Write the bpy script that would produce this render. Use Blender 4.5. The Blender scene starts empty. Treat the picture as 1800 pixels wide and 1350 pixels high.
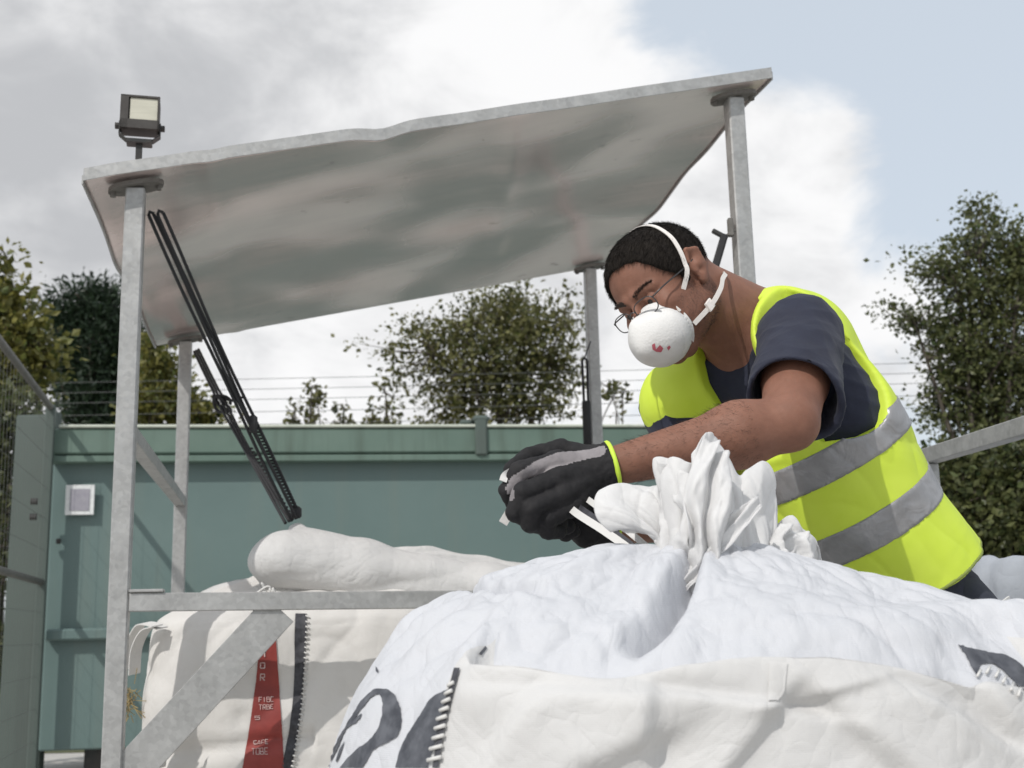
import bpy, math, random
import numpy as np
from mathutils import Vector, Matrix
from mathutils.bvhtree import BVHTree
from mathutils.geometry import delaunay_2d_cdt

# ------------------------------------------------------------------ camera
F = 2120.0                       # focal length in pixels of the 1800 px wide photograph
EYE = 0.95
sc = bpy.context.scene
upc = Vector((-240, 10224 * 2120 / 2185, -F)).normalized()      # world up seen from the camera
upc = Vector((-0.0236 * math.cos(math.radians(11.44)), math.cos(math.radians(11.44)), -math.sin(math.radians(11.44)))).normalized()
fwd = Vector((0, 0, -1)); yc = (fwd - upc * fwd.dot(upc)).normalized(); xc = yc.cross(upc)
RT = Matrix((xc, yc, upc))       # camera -> world
cam_d = bpy.data.cameras.new('camera'); cam = bpy.data.objects.new('camera', cam_d)
sc.collection.objects.link(cam); sc.camera = cam
cam.matrix_world = Matrix.Translation((0, 0, EYE)) @ RT.to_4x4()
cam_d.sensor_width = 36; cam_d.lens = 36 * F / 1800; cam_d.clip_end = 2000; cam_d.clip_start = .05
cam_d.dof.use_dof = True; cam_d.dof.focus_distance = 2.1; cam_d.dof.aperture_fstop = 7.5

def ray(px, py):
    return RT @ Vector(((px - 900) / F, (675 - py) / F, -1))
def H(px, py, Y):
    """world point on the sight line of a photo pixel, at world distance Y ahead"""
    r = ray(px, py)
    return Vector((0, 0, EYE)) + r * (Y / r.y)
def HA(px, py, Y): return np.array(H(px, py, Y))

# ------------------------------------------------------------------ world, sun
SUN = Vector((-0.46, -0.70, .80)).normalized()
w = bpy.data.worlds.new('World'); sc.world = w; w.use_nodes = True
nt = w.node_tree; nt.nodes.clear()
def N(nt, t, **k):
    n = nt.nodes.new(t)
    for a, b in k.items():
        if a == 'i':
            for kk, vv in b.items(): n.inputs[kk].default_value = vv
        else: setattr(n, a, b)
    return n
def L(nt, a, b): nt.links.new(a, b)
def mth(nt, op, a, b=None, clamp=False):
    n = nt.nodes.new('ShaderNodeMath'); n.operation = op; n.use_clamp = clamp
    for i, v in enumerate((a, b)):
        if v is None: continue
        if isinstance(v, (int, float)): n.inputs[i].default_value = v
        else: nt.links.new(v, n.inputs[i])
    return n.outputs[0]
sky = N(nt, 'ShaderNodeTexSky', sky_type='NISHITA', sun_disc=False,
        sun_elevation=math.asin(SUN.z), sun_rotation=math.atan2(SUN.x, SUN.y), air_density=1.1, dust_density=1.5, ozone_density=1.0)
tc = N(nt, 'ShaderNodeTexCoord')
nrm = N(nt, 'ShaderNodeVectorMath', operation='NORMALIZE'); L(nt, tc.outputs['Generated'], nrm.inputs[0])
mp = N(nt, 'ShaderNodeVectorMath', operation='MULTIPLY'); mp.inputs[1].default_value = (1, 1, 1.7)
L(nt, nrm.outputs[0], mp.inputs[0])
n1 = N(nt, 'ShaderNodeTexNoise', i={'Scale': 5.5, 'Detail': 12, 'Roughness': .60, 'Distortion': .35}); L(nt, mp.outputs[0], n1.inputs['Vector'])
n2 = N(nt, 'ShaderNodeTexNoise', i={'Scale': 7.0, 'Detail': 9, 'Roughness': .56, 'Distortion': .3}); L(nt, mp.outputs[0], n2.inputs['Vector'])
# cloud banks: (direction by photo pixel, angular size, weight)
BANKS = [(60, 120, .22, .26), (330, 60, .20, .22), (560, 130, .15, .24), (700, 100, .085, .26), (790, 190, .06, .24), (600, 330, .2, .15), (950, 140, .05, .26), (1040, 165, .06, .26), (1150, 170, .05, .22), (940, 230, .08, .2),
         (1400, 230, .065, .34), (1470, 230, .035, .2), (1360, 330, .09, .32), (1400, 430, .08, .32), (1250, 330, .10, .2), (1470, 520, .13, .3), (40, 470, .26, .18), (230, 330, .22, .2), (700, 620, .28, .3), (1200, 640, .2, .28), (870, 10, .035, .3), (1050, 5, .03, .22), (1300, 5, .03, .2),
         (880, 85, .035, -.30), (1250, 90, .07, -.30), (1560, 80, .18, -.46), (1640, 330, .10, -.36), (1130, 60, .06, -.2), (1720, 250, .15, -.3)]
def banksum(B_):
    acc = None
    for px, py, sz, wt in B_:
        d = ray(px, py).normalized()
        dp = N(nt, 'ShaderNodeVectorMath', operation='DISTANCE'); dp.inputs[1].default_value = d; L(nt, nrm.outputs[0], dp.inputs[0])
        q = mth(nt, 'DIVIDE', dp.outputs['Value'], sz); q = mth(nt, 'POWER', q, 2.0); q = mth(nt, 'MULTIPLY', q, -1.0); q = mth(nt, 'EXPONENT', q)
        q = mth(nt, 'MULTIPLY', q, wt); acc = q if acc is None else mth(nt, 'ADD', acc, q)
    return acc
dens = mth(nt, 'ADD', banksum(BANKS), mth(nt, 'MULTIPLY', mth(nt, 'SUBTRACT', n1.outputs['Fac'], .5), 2.7))
cov = N(nt, 'ShaderNodeMapRange', interpolation_type='SMOOTHSTEP'); cov.inputs['From Min'].default_value = -.26; cov.inputs['From Max'].default_value = .44
L(nt, dens, cov.inputs['Value'])
GREY = [(60, 120, .24, .45), (330, 130, .16, .40), (150, 480, .12, .35), (520, 100, .05, .2), (640, 20, .10, -.2), (700, 130, .10, -.30), (1400, 250, .15, -.25), (60, 400, .05, -.4), (1000, 200, .12, -.25), (1330, 520, .10, .15), (620, 590, .05, .15)]
n3 = N(nt, 'ShaderNodeTexNoise', i={'Scale': 3.2, 'Detail': 2, 'Roughness': .5}); L(nt, mp.outputs[0], n3.inputs['Vector'])
th_ = mth(nt, 'ADD', banksum(GREY), mth(nt, 'ADD', mth(nt, 'MULTIPLY', mth(nt, 'SUBTRACT', n2.outputs['Fac'], .5), 3.4), mth(nt, 'MULTIPLY', mth(nt, 'SUBTRACT', n3.outputs['Fac'], .5), 1.2)))
thick = N(nt, 'ShaderNodeMapRange', interpolation_type='SMOOTHSTEP'); thick.inputs['From Min'].default_value = -.50; thick.inputs['From Max'].default_value = 1.15
L(nt, th_, thick.inputs['Value'])
SKYK = .105
cc = N(nt, 'ShaderNodeMix', data_type='RGBA'); cc.inputs[6].default_value = (9.3, 9.3, 9.35, 1); cc.inputs[7].default_value = (5.1, 5.2, 5.4, 1)
L(nt, thick.outputs[0], cc.inputs['Factor'])
veil = N(nt, 'ShaderNodeMix', data_type='RGBA'); veil.inputs['Factor'].default_value = .76; veil.inputs[7].default_value = (7.1, 7.75, 8.45, 1)
L(nt, sky.outputs[0], veil.inputs[6])
mx = N(nt, 'ShaderNodeMix', data_type='RGBA'); L(nt, cov.outputs[0], mx.inputs['Factor']); L(nt, veil.outputs[2], mx.inputs[6]); L(nt, cc.outputs[2], mx.inputs[7])
bg = N(nt, 'ShaderNodeBackground'); bg.inputs[1].default_value = SKYK; L(nt, mx.outputs[2], bg.inputs[0])
L(nt, bg.outputs[0], N(nt, 'ShaderNodeOutputWorld').inputs[0])
sl = bpy.data.lights.new('sun', 'SUN'); sl.energy = 2.75; sl.angle = math.radians(.6); sl.color = (1, .965, .92)
so = bpy.data.objects.new('sun', sl); sc.collection.objects.link(so); so.rotation_euler = SUN.to_track_quat('Z', 'Y').to_euler(); so.location = (-3, -3, 6)
sc.view_settings.view_transform = 'Standard'; sc.view_settings.look = 'None'; sc.view_settings.gamma = 1; sc.view_settings.exposure = 0
sc.cycles.max_bounces = 8

# ------------------------------------------------------------------ numpy noise
_r = np.random.RandomState(7)
_perm = _r.permutation(256).astype(np.int32); _perm = np.concatenate([_perm, _perm, _perm])
_g = _r.normal(size=(256, 3)); _g /= np.linalg.norm(_g, axis=1)[:, None]
def perlin(P):
    P = np.asarray(P, float); i = np.floor(P).astype(int); f = P - i; u = f * f * f * (f * (f * 6 - 15) + 10); i &= 255
    out = 0
    for dx in (0, 1):
        for dy in (0, 1):
            for dz in (0, 1):
                h = _perm[_perm[_perm[(i[..., 0] + dx) & 255] + ((i[..., 1] + dy) & 255)] + ((i[..., 2] + dz) & 255)]
                gr = _g[h]; v = (gr * (f - np.array([dx, dy, dz]))).sum(-1)
                wx = u[..., 0] if dx else 1 - u[..., 0]; wy = u[..., 1] if dy else 1 - u[..., 1]; wz = u[..., 2] if dz else 1 - u[..., 2]
                out = out + v * wx * wy * wz
    return out
def fbm(P, o=4, g=.5):
    s = 0; a = 1
    for k in range(o): s = s + a * perlin(P * 2 ** k + 17.3 * k); a *= g
    return s
def ridge(P, o=3, g=.55, sharp=6):
    s = 0; a = 1
    for k in range(o):
        s = s + a * np.exp(-np.abs(perlin(P * 2 ** k + 9.1 * k)) * sharp); a *= g
    return s
def crumple(P, o=4, g=.55):
    """creased cloth: sharp valleys between smooth facets"""
    s = 0; a = 1
    for k in range(o):
        s = s + a * np.abs(perlin(P * 1.9 ** k + 31.7 * k)); a *= g
    return s

# ------------------------------------------------------------------ objects
def link(o): sc.collection.objects.link(o); return o
def tag(o, label=None, cat=None, group=None, kind=None):
    for k, v in (('label', label), ('category', cat), ('group', group), ('kind', kind)):
        if v: o[k] = v
    return o
def thing(name, label, cat, loc=(0, 0, 0), group=None):
    o = link(bpy.data.objects.new(name, None)); o.location = loc; o.empty_display_size = .1
    return tag(o, label, cat, group)
def root_loc(o):
    p = Vector((0, 0, 0))
    while o is not None: p = p + o.location; o = o.parent
    return p
def mk(name, V, Fc, mat, parent=None, loc=None, smooth=True, mats=None, mi=None, uv=None):
    V = np.asarray(V, float).reshape(-1, 3)
    off = np.array(root_loc(parent)) if parent is not None else np.array(loc if loc is not None else (0, 0, 0), float)
    me = bpy.data.meshes.new(name)
    me.from_pydata((V - off).tolist() if len(V) < 400000 else (V - off), [], Fc if isinstance(Fc, list) else Fc.tolist())
    me.update()
    for m in (mats or [mat]): me.materials.append(m)
    if mi is not None: me.polygons.foreach_set('material_index', np.asarray(mi, np.int32))
    if smooth: me.polygons.foreach_set('use_smooth', [True] * len(me.polygons))
    o = link(bpy.data.objects.new(name, me))
    if parent is not None: o.parent = parent
    else: o.location = off
    return o
def mod_apply(o):
    dg = bpy.context.evaluated_depsgraph_get(); e = o.evaluated_get(dg)
    me = bpy.data.meshes.new_from_object(e); o.modifiers.clear(); old = o.data; o.data = me; bpy.data.meshes.remove(old)
def solidify(o, t, off=0, sub=0):
    m = o.modifiers.new('s', 'SOLIDIFY'); m.thickness = t; m.offset = off
    if sub: s = o.modifiers.new('u', 'SUBSURF'); s.levels = s.render_levels = sub
class MB:
    """collects simple shapes into one mesh"""
    def __init__(s): s.v = []; s.f = []
    def add(s, V, Fc):
        b = len(s.v); s.v += [tuple(map(float, p)) for p in V]; s.f += [tuple(i + b for i in q) for q in Fc]; return s
    def box(s, c, sz, ax=None, bev=0.0):
        X, Y, Z = ax or (Vector((1, 0, 0)), Vector((0, 1, 0)), Vector((0, 0, 1)))
        c = Vector(c); h = [a / 2 for a in sz]; b = min(bev, min(h) * .9)
        if b <= 0:
            V = [c + X * h[0] * i + Y * h[1] * j + Z * h[2] * k for i in (-1, 1) for j in (-1, 1) for k in (-1, 1)]
            return s.add(V, [(0, 1, 3, 2), (4, 6, 7, 5), (0, 4, 5, 1), (2, 3, 7, 6), (0, 2, 6, 4), (1, 5, 7, 3)])
        V = []; idx = {}
        for i in (-1, 1):
            for j in (-1, 1):
                for k in (-1, 1):
                    for a in range(3):
                        hh = [h[0] - (b if a != 0 else 0), h[1] - (b if a != 1 else 0), h[2] - (b if a != 2 else 0)]
                        idx[i, j, k, a] = len(V); V.append(c + X * hh[0] * i + Y * hh[1] * j + Z * hh[2] * k)
        Fc = []
        for a in range(3):
            o1, o2 = [(1, 2), (0, 2), (0, 1)][a]
            for sgn in (-1, 1):
                q = []
                for (p1, p2) in ((-1, -1), (1, -1), (1, 1), (-1, 1)):
                    t = [0, 0, 0]; t[a] = sgn; t[o1] = p1; t[o2] = p2; q.append(idx[t[0], t[1], t[2], a])
                if (sgn > 0) != (a == 1): pass
                else: q = q[::-1]
                Fc.append(tuple(q))
            for p1 in (-1, 1):       # edges running along axis a
                for p2 in (-1, 1):
                    q = []
                    for sgn, aa in ((-1, o1), (-1, o2), (1, o2), (1, o1)):
                        t = [0, 0, 0]; t[a] = sgn; t[o1] = p1; t[o2] = p2; q.append(idx[t[0], t[1], t[2], aa])
                    Fc.append(tuple(q))
        for i in (-1, 1):
            for j in (-1, 1):
                for k in (-1, 1): Fc.append((idx[i, j, k, 0], idx[i, j, k, 1], idx[i, j, k, 2]))
        return s.add(V, Fc)
    def beam(s, a, b, w, h, up=Vector((0, 0, 1)), bev=.002):
        a = Vector(a); b = Vector(b); d = b - a; X = d.normalized(); Y = up.cross(X)
        if Y.length < 1e-4: Y = Vector((0, 1, 0)).cross(X)
        Y.normalize(); Z = X.cross(Y)
        return s.box((a + b) / 2, (d.length, w, h), (X, Y, Z), bev)
    def tube(s, pts, r, n=10, caps=True):
        pts = [Vector(p) for p in pts]; rs = r if isinstance(r, (list, tuple, np.ndarray)) else [r] * len(pts)
        rings = []; pr = None
        for i, p in enumerate(pts):
            d = (pts[min(i + 1, len(pts) - 1)] - pts[max(i - 1, 0)]).normalized()
            if pr is None: pr = d.orthogonal().normalized()
            pr = (pr - d * pr.dot(d)).normalized(); q = d.cross(pr)
            rings.append([p + (pr * math.cos(2 * math.pi * k / n) + q * math.sin(2 * math.pi * k / n)) * rs[i] for k in range(n)])
        V = [v for R_ in rings for v in R_]; Fc = []
        for i in range(len(pts) - 1):
            for k in range(n): Fc.append((i * n + k, i * n + (k + 1) % n, (i + 1) * n + (k + 1) % n, (i + 1) * n + k))
        if caps: Fc += [tuple(range(n))[::-1], tuple((len(pts) - 1) * n + k for k in range(n))]
        return s.add(V, Fc)
    def strip(s, pts, wv, t=.002):
        """flat band along pts, half-width vectors wv (one or many), thickness t"""
        pts = [Vector(p) for p in pts]; V = []; n = len(pts)
        for i, p in enumerate(pts):
            d = (pts[min(i + 1, n - 1)] - pts[max(i - 1, 0)]).normalized(); wd = Vector(wv[i] if isinstance(wv, list) else wv)
            nn = d.cross(wd).normalized() * t / 2
            V += [p - wd - nn, p + wd - nn, p + wd + nn, p - wd + nn]
        Fc = [(4 * i + k, 4 * i + (k + 1) % 4, 4 * i + 4 + (k + 1) % 4, 4 * i + 4 + k) for i in range(n - 1) for k in range(4)]
        return s.add(V, Fc + [(3, 2, 1, 0), tuple(4 * n - 4 + k for k in range(4))])
    def build(s, name, mat, parent=None, loc=None, smooth=False):
        o = mk(name, s.v, s.f, mat, parent, loc, smooth)
        import bmesh
        bm = bmesh.new(); bm.from_mesh(o.data); bmesh.ops.recalc_face_normals(bm, faces=bm.faces); bm.to_mesh(o.data); bm.free()
        return o
def crom(pts, n):
    """Catmull-Rom through points, n samples per span"""
    P = [np.array(p, float) for p in pts]; P = [2 * P[0] - P[1]] + P + [2 * P[-1] - P[-2]]; out = []
    for i in range(1, len(P) - 2):
        for k in range(n):
            t = k / n; a, b, c, d = P[i - 1:i + 3]
            out.append(.5 * (2 * b + (c - a) * t + (2 * a - 5 * b + 4 * c - d) * t * t + (3 * b - a - 3 * c + d) * t ** 3))
    out.append(P[-2]); return out

# ------------------------------------------------------------------ materials
def mat(name, col, rough=.6, metal=0.0, var=None, vscale=8.0, bump=None, bscale=60.0, spec=.5, sheen=0, coords='Object', detail=5, transl=0, stretch=None, extra=None):
    """principled material with a second colour mixed by noise and an optional noise bump"""
    m = bpy.data.materials.new(name); m.use_nodes = True; t = m.node_tree; b = t.nodes['Principled BSDF']
    b.inputs['Roughness'].default_value = rough; b.inputs['Metallic'].default_value = metal; b.inputs['Specular IOR Level'].default_value = spec
    b.inputs['Base Color'].default_value = (*col, 1)
    if sheen: b.inputs['Sheen Weight'].default_value = sheen
    c = N(t, 'ShaderNodeTexCoord'); vec = c.outputs[coords]
    if stretch:
        s = N(t, 'ShaderNodeVectorMath', operation='MULTIPLY'); s.inputs[1].default_value = stretch; L(t, vec, s.inputs[0]); vec = s.outputs[0]
    if var is not None:
        n = N(t, 'ShaderNodeTexNoise', i={'Scale': vscale, 'Detail': detail, 'Roughness': .6}); L(t, vec, n.inputs['Vector'])
        r = N(t, 'ShaderNodeMapRange'); r.inputs['From Min'].default_value = .35; r.inputs['From Max'].default_value = .65; L(t, n.outputs['Fac'], r.inputs['Value'])
        x = N(t, 'ShaderNodeMix', data_type='RGBA'); x.inputs[6].default_value = (*col, 1); x.inputs[7].default_value = (*var, 1); L(t, r.outputs[0], x.inputs['Factor'])
        L(t, x.outputs[2], b.inputs['Base Color'])
    if bump:
        n = N(t, 'ShaderNodeTexNoise', i={'Scale': bscale, 'Detail': 4, 'Roughness': .6}); L(t, vec, n.inputs['Vector'])
        u = N(t, 'ShaderNodeBump', i={'Strength': 1.0, 'Distance': bump}); L(t, n.outputs['Fac'], u.inputs['Height']); L(t, u.outputs[0], b.inputs['Normal'])
    if transl:
        b.inputs['Roughness'].default_value = rough
        o = t.nodes['Material Output']; tr = N(t, 'ShaderNodeBsdfTranslucent'); tr.inputs[0].default_value = (*col, 1)
        ms = N(t, 'ShaderNodeMixShader'); ms.inputs[0].default_value = transl; L(t, b.outputs[0], ms.inputs[1]); L(t, tr.outputs[0], ms.inputs[2]); L(t, ms.outputs[0], o.inputs[0])
    if extra: extra(t, b, vec)
    return m
def galv(name, base=(.55, .56, .56), metal=.55, rough=.42, dirt=.35):
    def ex(t, b, vec):
        v = N(t, 'ShaderNodeTexVoronoi', i={'Scale': 90.0}); L(t, vec, v.inputs['Vector'])
        sp = N(t, 'ShaderNodeSeparateColor'); L(t, v.outputs['Color'], sp.inputs[0])
        n = N(t, 'ShaderNodeTexNoise', i={'Scale': 14.0, 'Detail': 6, 'Roughness': .65}); L(t, vec, n.inputs['Vector'])
        f = mth(t, 'ADD', mth(t, 'MULTIPLY', sp.outputs[0], .28), mth(t, 'MULTIPLY', n.outputs['Fac'], 1.1)); f = mth(t, 'SUBTRACT', f, .35, True)
        x = N(t, 'ShaderNodeMix', data_type='RGBA'); x.inputs[6].default_value = (*base, 1); x.inputs[7].default_value = (*[c * (1 - dirt) for c in base], 1)
        L(t, f, x.inputs['Factor']); L(t, x.outputs[2], b.inputs['Base Color'])
        L(t, mth(t, 'ADD', mth(t, 'MULTIPLY', sp.outputs[1], .18), rough), b.inputs['Roughness'])
        u = N(t, 'ShaderNodeBump', i={'Strength': .5, 'Distance': .0006}); L(t, n.outputs['Fac'], u.inputs['Height']); L(t, u.outputs[0], b.inputs['Normal'])
    return mat(name, base, rough, metal, extra=ex)
M = {}
M['galv'] = galv('galvanized_steel', (.47, .47, .46), dirt=.5)
M['galv_dull'] = galv('weathered_galvanized_steel', (.20, .19, .175), .4, .6, .5)
M['black_rubber'] = mat('black_rubber', (.018, .018, .02), .7, bump=.0008, bscale=300)
M['black_steel'] = mat('black_steel', (.03, .032, .032), .5, .3, var=(.05, .045, .04), vscale=20)

# ------------------------------------------------------------------ signed distance modelling
def smin(a, b, k):
    h = np.clip(.5 + .5 * (b - a) / k, 0, 1); return b + (a - b) * h - k * h * (1 - h)
def smax(a, b, k): return -smin(-a, -b, k)
def cap(P, a, b, ra, rb):
    a = np.asarray(a, float); b = np.asarray(b, float); d = b - a; q = P - a
    h = np.clip((q @ d) / (d @ d), 0, 1); v = q - h[..., None] * d
    return np.sqrt((v * v).sum(-1)) - (ra + (rb - ra) * h)
def ell(P, c, r, B=None):
    q = P - np.asarray(c, float)
    if B is not None: q = q @ B.T            # rows of B are the local axes
    r = np.asarray(r, float); k0 = np.sqrt(((q / r) ** 2).sum(-1)); k1 = np.sqrt(((q / r ** 2) ** 2).sum(-1)) + 1e-9
    return k0 * (k0 - 1) / k1
def rbox(P, c, h, B=None, r=.01):
    q = P - np.asarray(c, float)
    if B is not None: q = q @ B.T
    d = np.abs(q) - (np.asarray(h, float) - r)
    return np.sqrt((np.maximum(d, 0) ** 2).sum(-1)) + np.minimum(d.max(-1), 0) - r
def surf(f, lo, hi, h, nb=16):
    """sparse surface nets over the box lo..hi with cell size h; returns vertices, quads"""
    lo = np.array(lo, float); hi = np.array(hi, float); n = np.ceil((hi - lo) / h).astype(int) + 2; nblk = (n + nb - 1) // nb
    g = np.stack(np.meshgrid(*[np.arange(k) for k in nblk], indexing='ij'), -1).reshape(-1, 3)
    c = lo + (g * nb + nb / 2) * h
    g = g[np.abs(f(c)) < nb * h * .9 * 1.25]
    S = nb + 2; keysV = []; pos = []; quads = []
    li = np.stack(np.meshgrid(*[np.arange(S)] * 3, indexing='ij'), -1)
    K = lambda I: (I[..., 0] * 4000 + I[..., 1]) * 4000 + I[..., 2]
    offs = [(i, j, k) for i in (0, 1) for j in (0, 1) for k in (0, 1)]
    for b in g:
        base = b * nb - 1 + 1
        I = li + base; D = f(lo + I * h)          # corner samples base..base+nb+1
        s = D < 0
        if s.all() or not s.any(): continue
        m = S - 1
        cs = sum(s[i:i + m, j:j + m, k:k + m].astype(np.int8) for i, j, k in offs)
        cell = (cs > 0) & (cs < 8)
        own = cell.copy(); own[nb:, :, :] = False; own[:, nb:, :] = False; own[:, :, nb:] = False
        ci = np.argwhere(own)
        if len(ci):
            acc = np.zeros((len(ci), 3)); cnt = np.zeros(len(ci))
            for a in range(3):
                e = np.zeros(3, int); e[a] = 1
                for o in offs:
                    if o[a]: continue
                    p = ci + o; q = p + e
                    da = D[p[:, 0], p[:, 1], p[:, 2]]; db = D[q[:, 0], q[:, 1], q[:, 2]]; cr = (da < 0) != (db < 0)
                    t = np.where(cr, da / np.where(np.abs(da - db) < 1e-12, 1, da - db), 0)
                    acc += np.where(cr[:, None], p + t[:, None] * e, 0); cnt += cr
            pos.append(lo + (acc / cnt[:, None] + base) * h); keysV.append(K(ci + base))
        # quads: grid edges whose four surrounding cells lie in this block's sample range (edge start in 1..nb)
        for a in range(3):
            e = [0, 0, 0]; e[a] = 1; o1, o2 = (a + 1) % 3, (a + 2) % 3
            sl0 = [slice(1, nb + 1)] * 3; sl0[a] = slice(0, nb); sl1 = list(sl0); sl1[a] = slice(1, nb + 1)
            A = s[tuple(sl0)]; Bq = s[tuple(sl1)]; w_ = np.argwhere(A != Bq)
            if not len(w_): continue
            st = A[w_[:, 0], w_[:, 1], w_[:, 2]]; st0 = np.ones(3, int); st0[a] = 0; p = w_ + st0 + base
            u1 = np.zeros(3, int); u1[o1] = 1; u2 = np.zeros(3, int); u2[o2] = 1
            q = np.stack([K(p - u1 - u2), K(p - u2), K(p), K(p - u1)], 1)
            q[~st] = q[~st][:, ::-1]; quads.append(q)
    kv = np.concatenate(keysV); P = np.concatenate(pos); Q = np.concatenate(quads)
    o = np.argsort(kv); kv = kv[o]; P = P[o]
    ix = np.searchsorted(kv, Q); ix = np.minimum(ix, len(kv) - 1); ok = (kv[ix] == Q).all(1)
    return P, ix[ok]
def vnormals(V, Q):
    n = np.cross(V[Q[:, 2]] - V[Q[:, 0]], V[Q[:, 3]] - V[Q[:, 1]]); o = np.zeros_like(V)
    for k in range(4): np.add.at(o, Q[:, k], n)
    return o / (np.linalg.norm(o, axis=1)[:, None] + 1e-12)
# ================================================================== SETTING
def concrete_extra(t, b, vec): pass
M['ground'] = mat('concrete_yard', (.52, .50, .47), .9, var=(.40, .385, .36), vscale=1.3, bump=.004, bscale=40, detail=9)
mk('ground', [(-300, -60, 0), (300, -60, 0), (300, 500, 0), (-300, 500, 0)], [(0, 1, 2, 3)], M['ground'], smooth=False)['kind'] = 'structure'
M['verge'] = mat('rough_grass', (.07, .09, .03), .95, var=(.12, .11, .05), vscale=6, bump=.03, bscale=30)
mk('verge', [(-300, 10.6, .004), (300, 10.6, .004), (300, 500, .004), (-300, 500, .004)], [(0, 1, 2, 3)], M['verge'], smooth=False)['kind'] = 'structure'

# ---- green steel container
def stain(t, b, vec):
    """green paint, algae and pale scuffs"""
    n = N(t, 'ShaderNodeTexNoise', i={'Scale': 1.6, 'Detail': 8, 'Roughness': .62}); L(t, vec, n.inputs['Vector'])
    s = N(t, 'ShaderNodeVectorMath', operation='MULTIPLY'); s.inputs[1].default_value = (9, 9, .7); L(t, vec, s.inputs[0])
    k = N(t, 'ShaderNodeTexNoise', i={'Scale': 1.0, 'Detail': 6, 'Roughness': .6}); L(t, s.outputs[0], k.inputs['Vector'])
    x = N(t, 'ShaderNodeMix', data_type='RGBA'); x.inputs[6].default_value = PAINT[0]; x.inputs[7].default_value = PAINT[1]; L(t, n.outputs['Fac'], x.inputs['Factor'])
    y = N(t, 'ShaderNodeMix', data_type='RGBA'); y.inputs[7].default_value = PAINT[2]; L(t, x.outputs[2], y.inputs[6])
    r = N(t, 'ShaderNodeMapRange'); r.inputs['From Min'].default_value = .5; r.inputs['From Max'].default_value = .72; r.inputs['To Max'].default_value = .5; L(t, k.outputs['Fac'], r.inputs['Value']); L(t, r.outputs[0], y.inputs['Factor'])
    L(t, y.outputs[2], b.inputs['Base Color'])
PAINT = ((.088, .138, .131, 1), (.128, .185, .174, 1), (.130, .170, .152, 1)); M["cont"] = mat("teal_container_paint", (.1, .2, .18), .5, extra=stain, bump=.004, bscale=1.8)
PAINT = ((.06, .11, .085, 1), (.15, .21, .175, 1), (.05, .07, .05, 1)); M['cont_beam'] = mat('weathered_green_beam', (.1, .15, .13), .6, extra=stain)
PAINT = ((.42, .46, .38, 1), (.60, .62, .54, 1), (.2, .25, .2, 1)); M['cont_top'] = mat('pale_rim', (.5, .5, .45), .7, extra=stain)  # paler colour for the strip along the container's top edge
PAINT = ((.055, .075, .066, 1), (.085, .11, .095, 1), (.04, .05, .045, 1)); M['grey_green'] = mat('grey_green_steel', (.2, .25, .22), .6, extra=stain)
C0 = H(95, 750, 8.0); cu = Vector((3.84, .53, 0)).normalized(); cv = Vector((-cu.y, cu.x, 0)); CL = 5.5
cO = Vector((C0.x, C0.y, 0)); DZ = C0.z - 2.405; UP = Vector((0, 0, 1)); cax = (cu, cv, UP)
def cp(u, v, z): return cO + cu * u + cv * v + UP * (z + (DZ if z > .4 else 0))
ZT = 2.40
ct = thing('skip_container', 'long teal steel container with grey green top beam behind the frame', 'container', cO)
b = MB(); b.box(cp(CL / 2, 1.2, (ZT - .12 + .3) / 2), (CL, 2.34, ZT - .12 - .3), cax, .01)
o = b.build('body', M['cont'], ct)
b = MB()
b.box(cp(CL / 2, .0, 2.295), (CL, .14, .175), cax, .012)
for v_ in (2.4,): b.box(cp(CL / 2, v_, 2.295), (CL, .14, .175), cax, .012)
for u_ in (.07, CL - .07): b.box(cp(u_, 1.2, 2.295), (.14, 2.2, .17), cax, .012)
b.build('top_beam', M['cont_beam'], ct)
b = MB(); b.box(cp(CL / 2, -.005, 2.395), (CL - .1, .165, .02), cax, .006); b.box(cp(CL / 2, 2.4, 2.395), (CL - .1, .165, .02), cax, .006); b.build('rim_strip', M['cont_top'], ct)
b = MB(); b.box(cp(CL / 2, -.02, 2.175), (CL, .11, .045), cax, .006); b.build('ledge', M['cont_beam'], ct)
b = MB(); b.box(cp(CL / 2, -.005, 1.03), (CL - .04, .09, .075), cax, .012); b.build('mid_rail', M['cont'], ct)
for u_ in (.35, CL / 2, CL - .35): b = MB(); b.box(cp(u_, 1.2, .15), (.18, 2.1, .30), cax, .01); b.build('skid', M['black_steel'], ct)
ps = H(845, 770, 8.35); u_ = (ps - cO).dot(cu)
b = MB(); b.box(cp(u_, -.075, 2.32), (.085, .05, .27), cax, .012); b.box(cp(u_, -.02, 2.445), (.12, .16, .05), cax, .02); b.box(cp(u_ - .1, .0, 2.425), (.09, .1, .04), cax, .015)
b.build('lifting_lug', M['grey_green'], ct)
for (px_, py_, w_, h_) in ((105, 937, .03, .035),):
    q = H(px_, py_, 8.0); b = MB(); b.box(cp((q - cO).dot(cu), -.03, q.z), (w_, .03, h_), cax, .006); b.build('bolt', M['black_steel'], ct)
# square plate on the container
q = H(141, 864, 8.0); uq = (q - cO).dot(cu)
pl = thing('sign_plate', 'square grey plate with white border on the container wall', 'sign', cp(uq, -.02, q.z))
M['white_paint'] = mat('white_paint', (.72, .73, .72), .5, var=(.6, .61, .6), vscale=30)
M['plate_grey'] = mat('faded_grey_print', (.26, .25, .29), .5, var=(.31, .30, .33), vscale=40)
b = MB(); b.box(cp(uq, -.022, q.z), (.185, .012, .20), cax, .003); b.build('border', M['white_paint'], pl)
b = MB(); b.box(cp(uq, -.030, q.z), (.125, .006, .145), cax, .001); b.build('panel', M['plate_grey'], pl)

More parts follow.
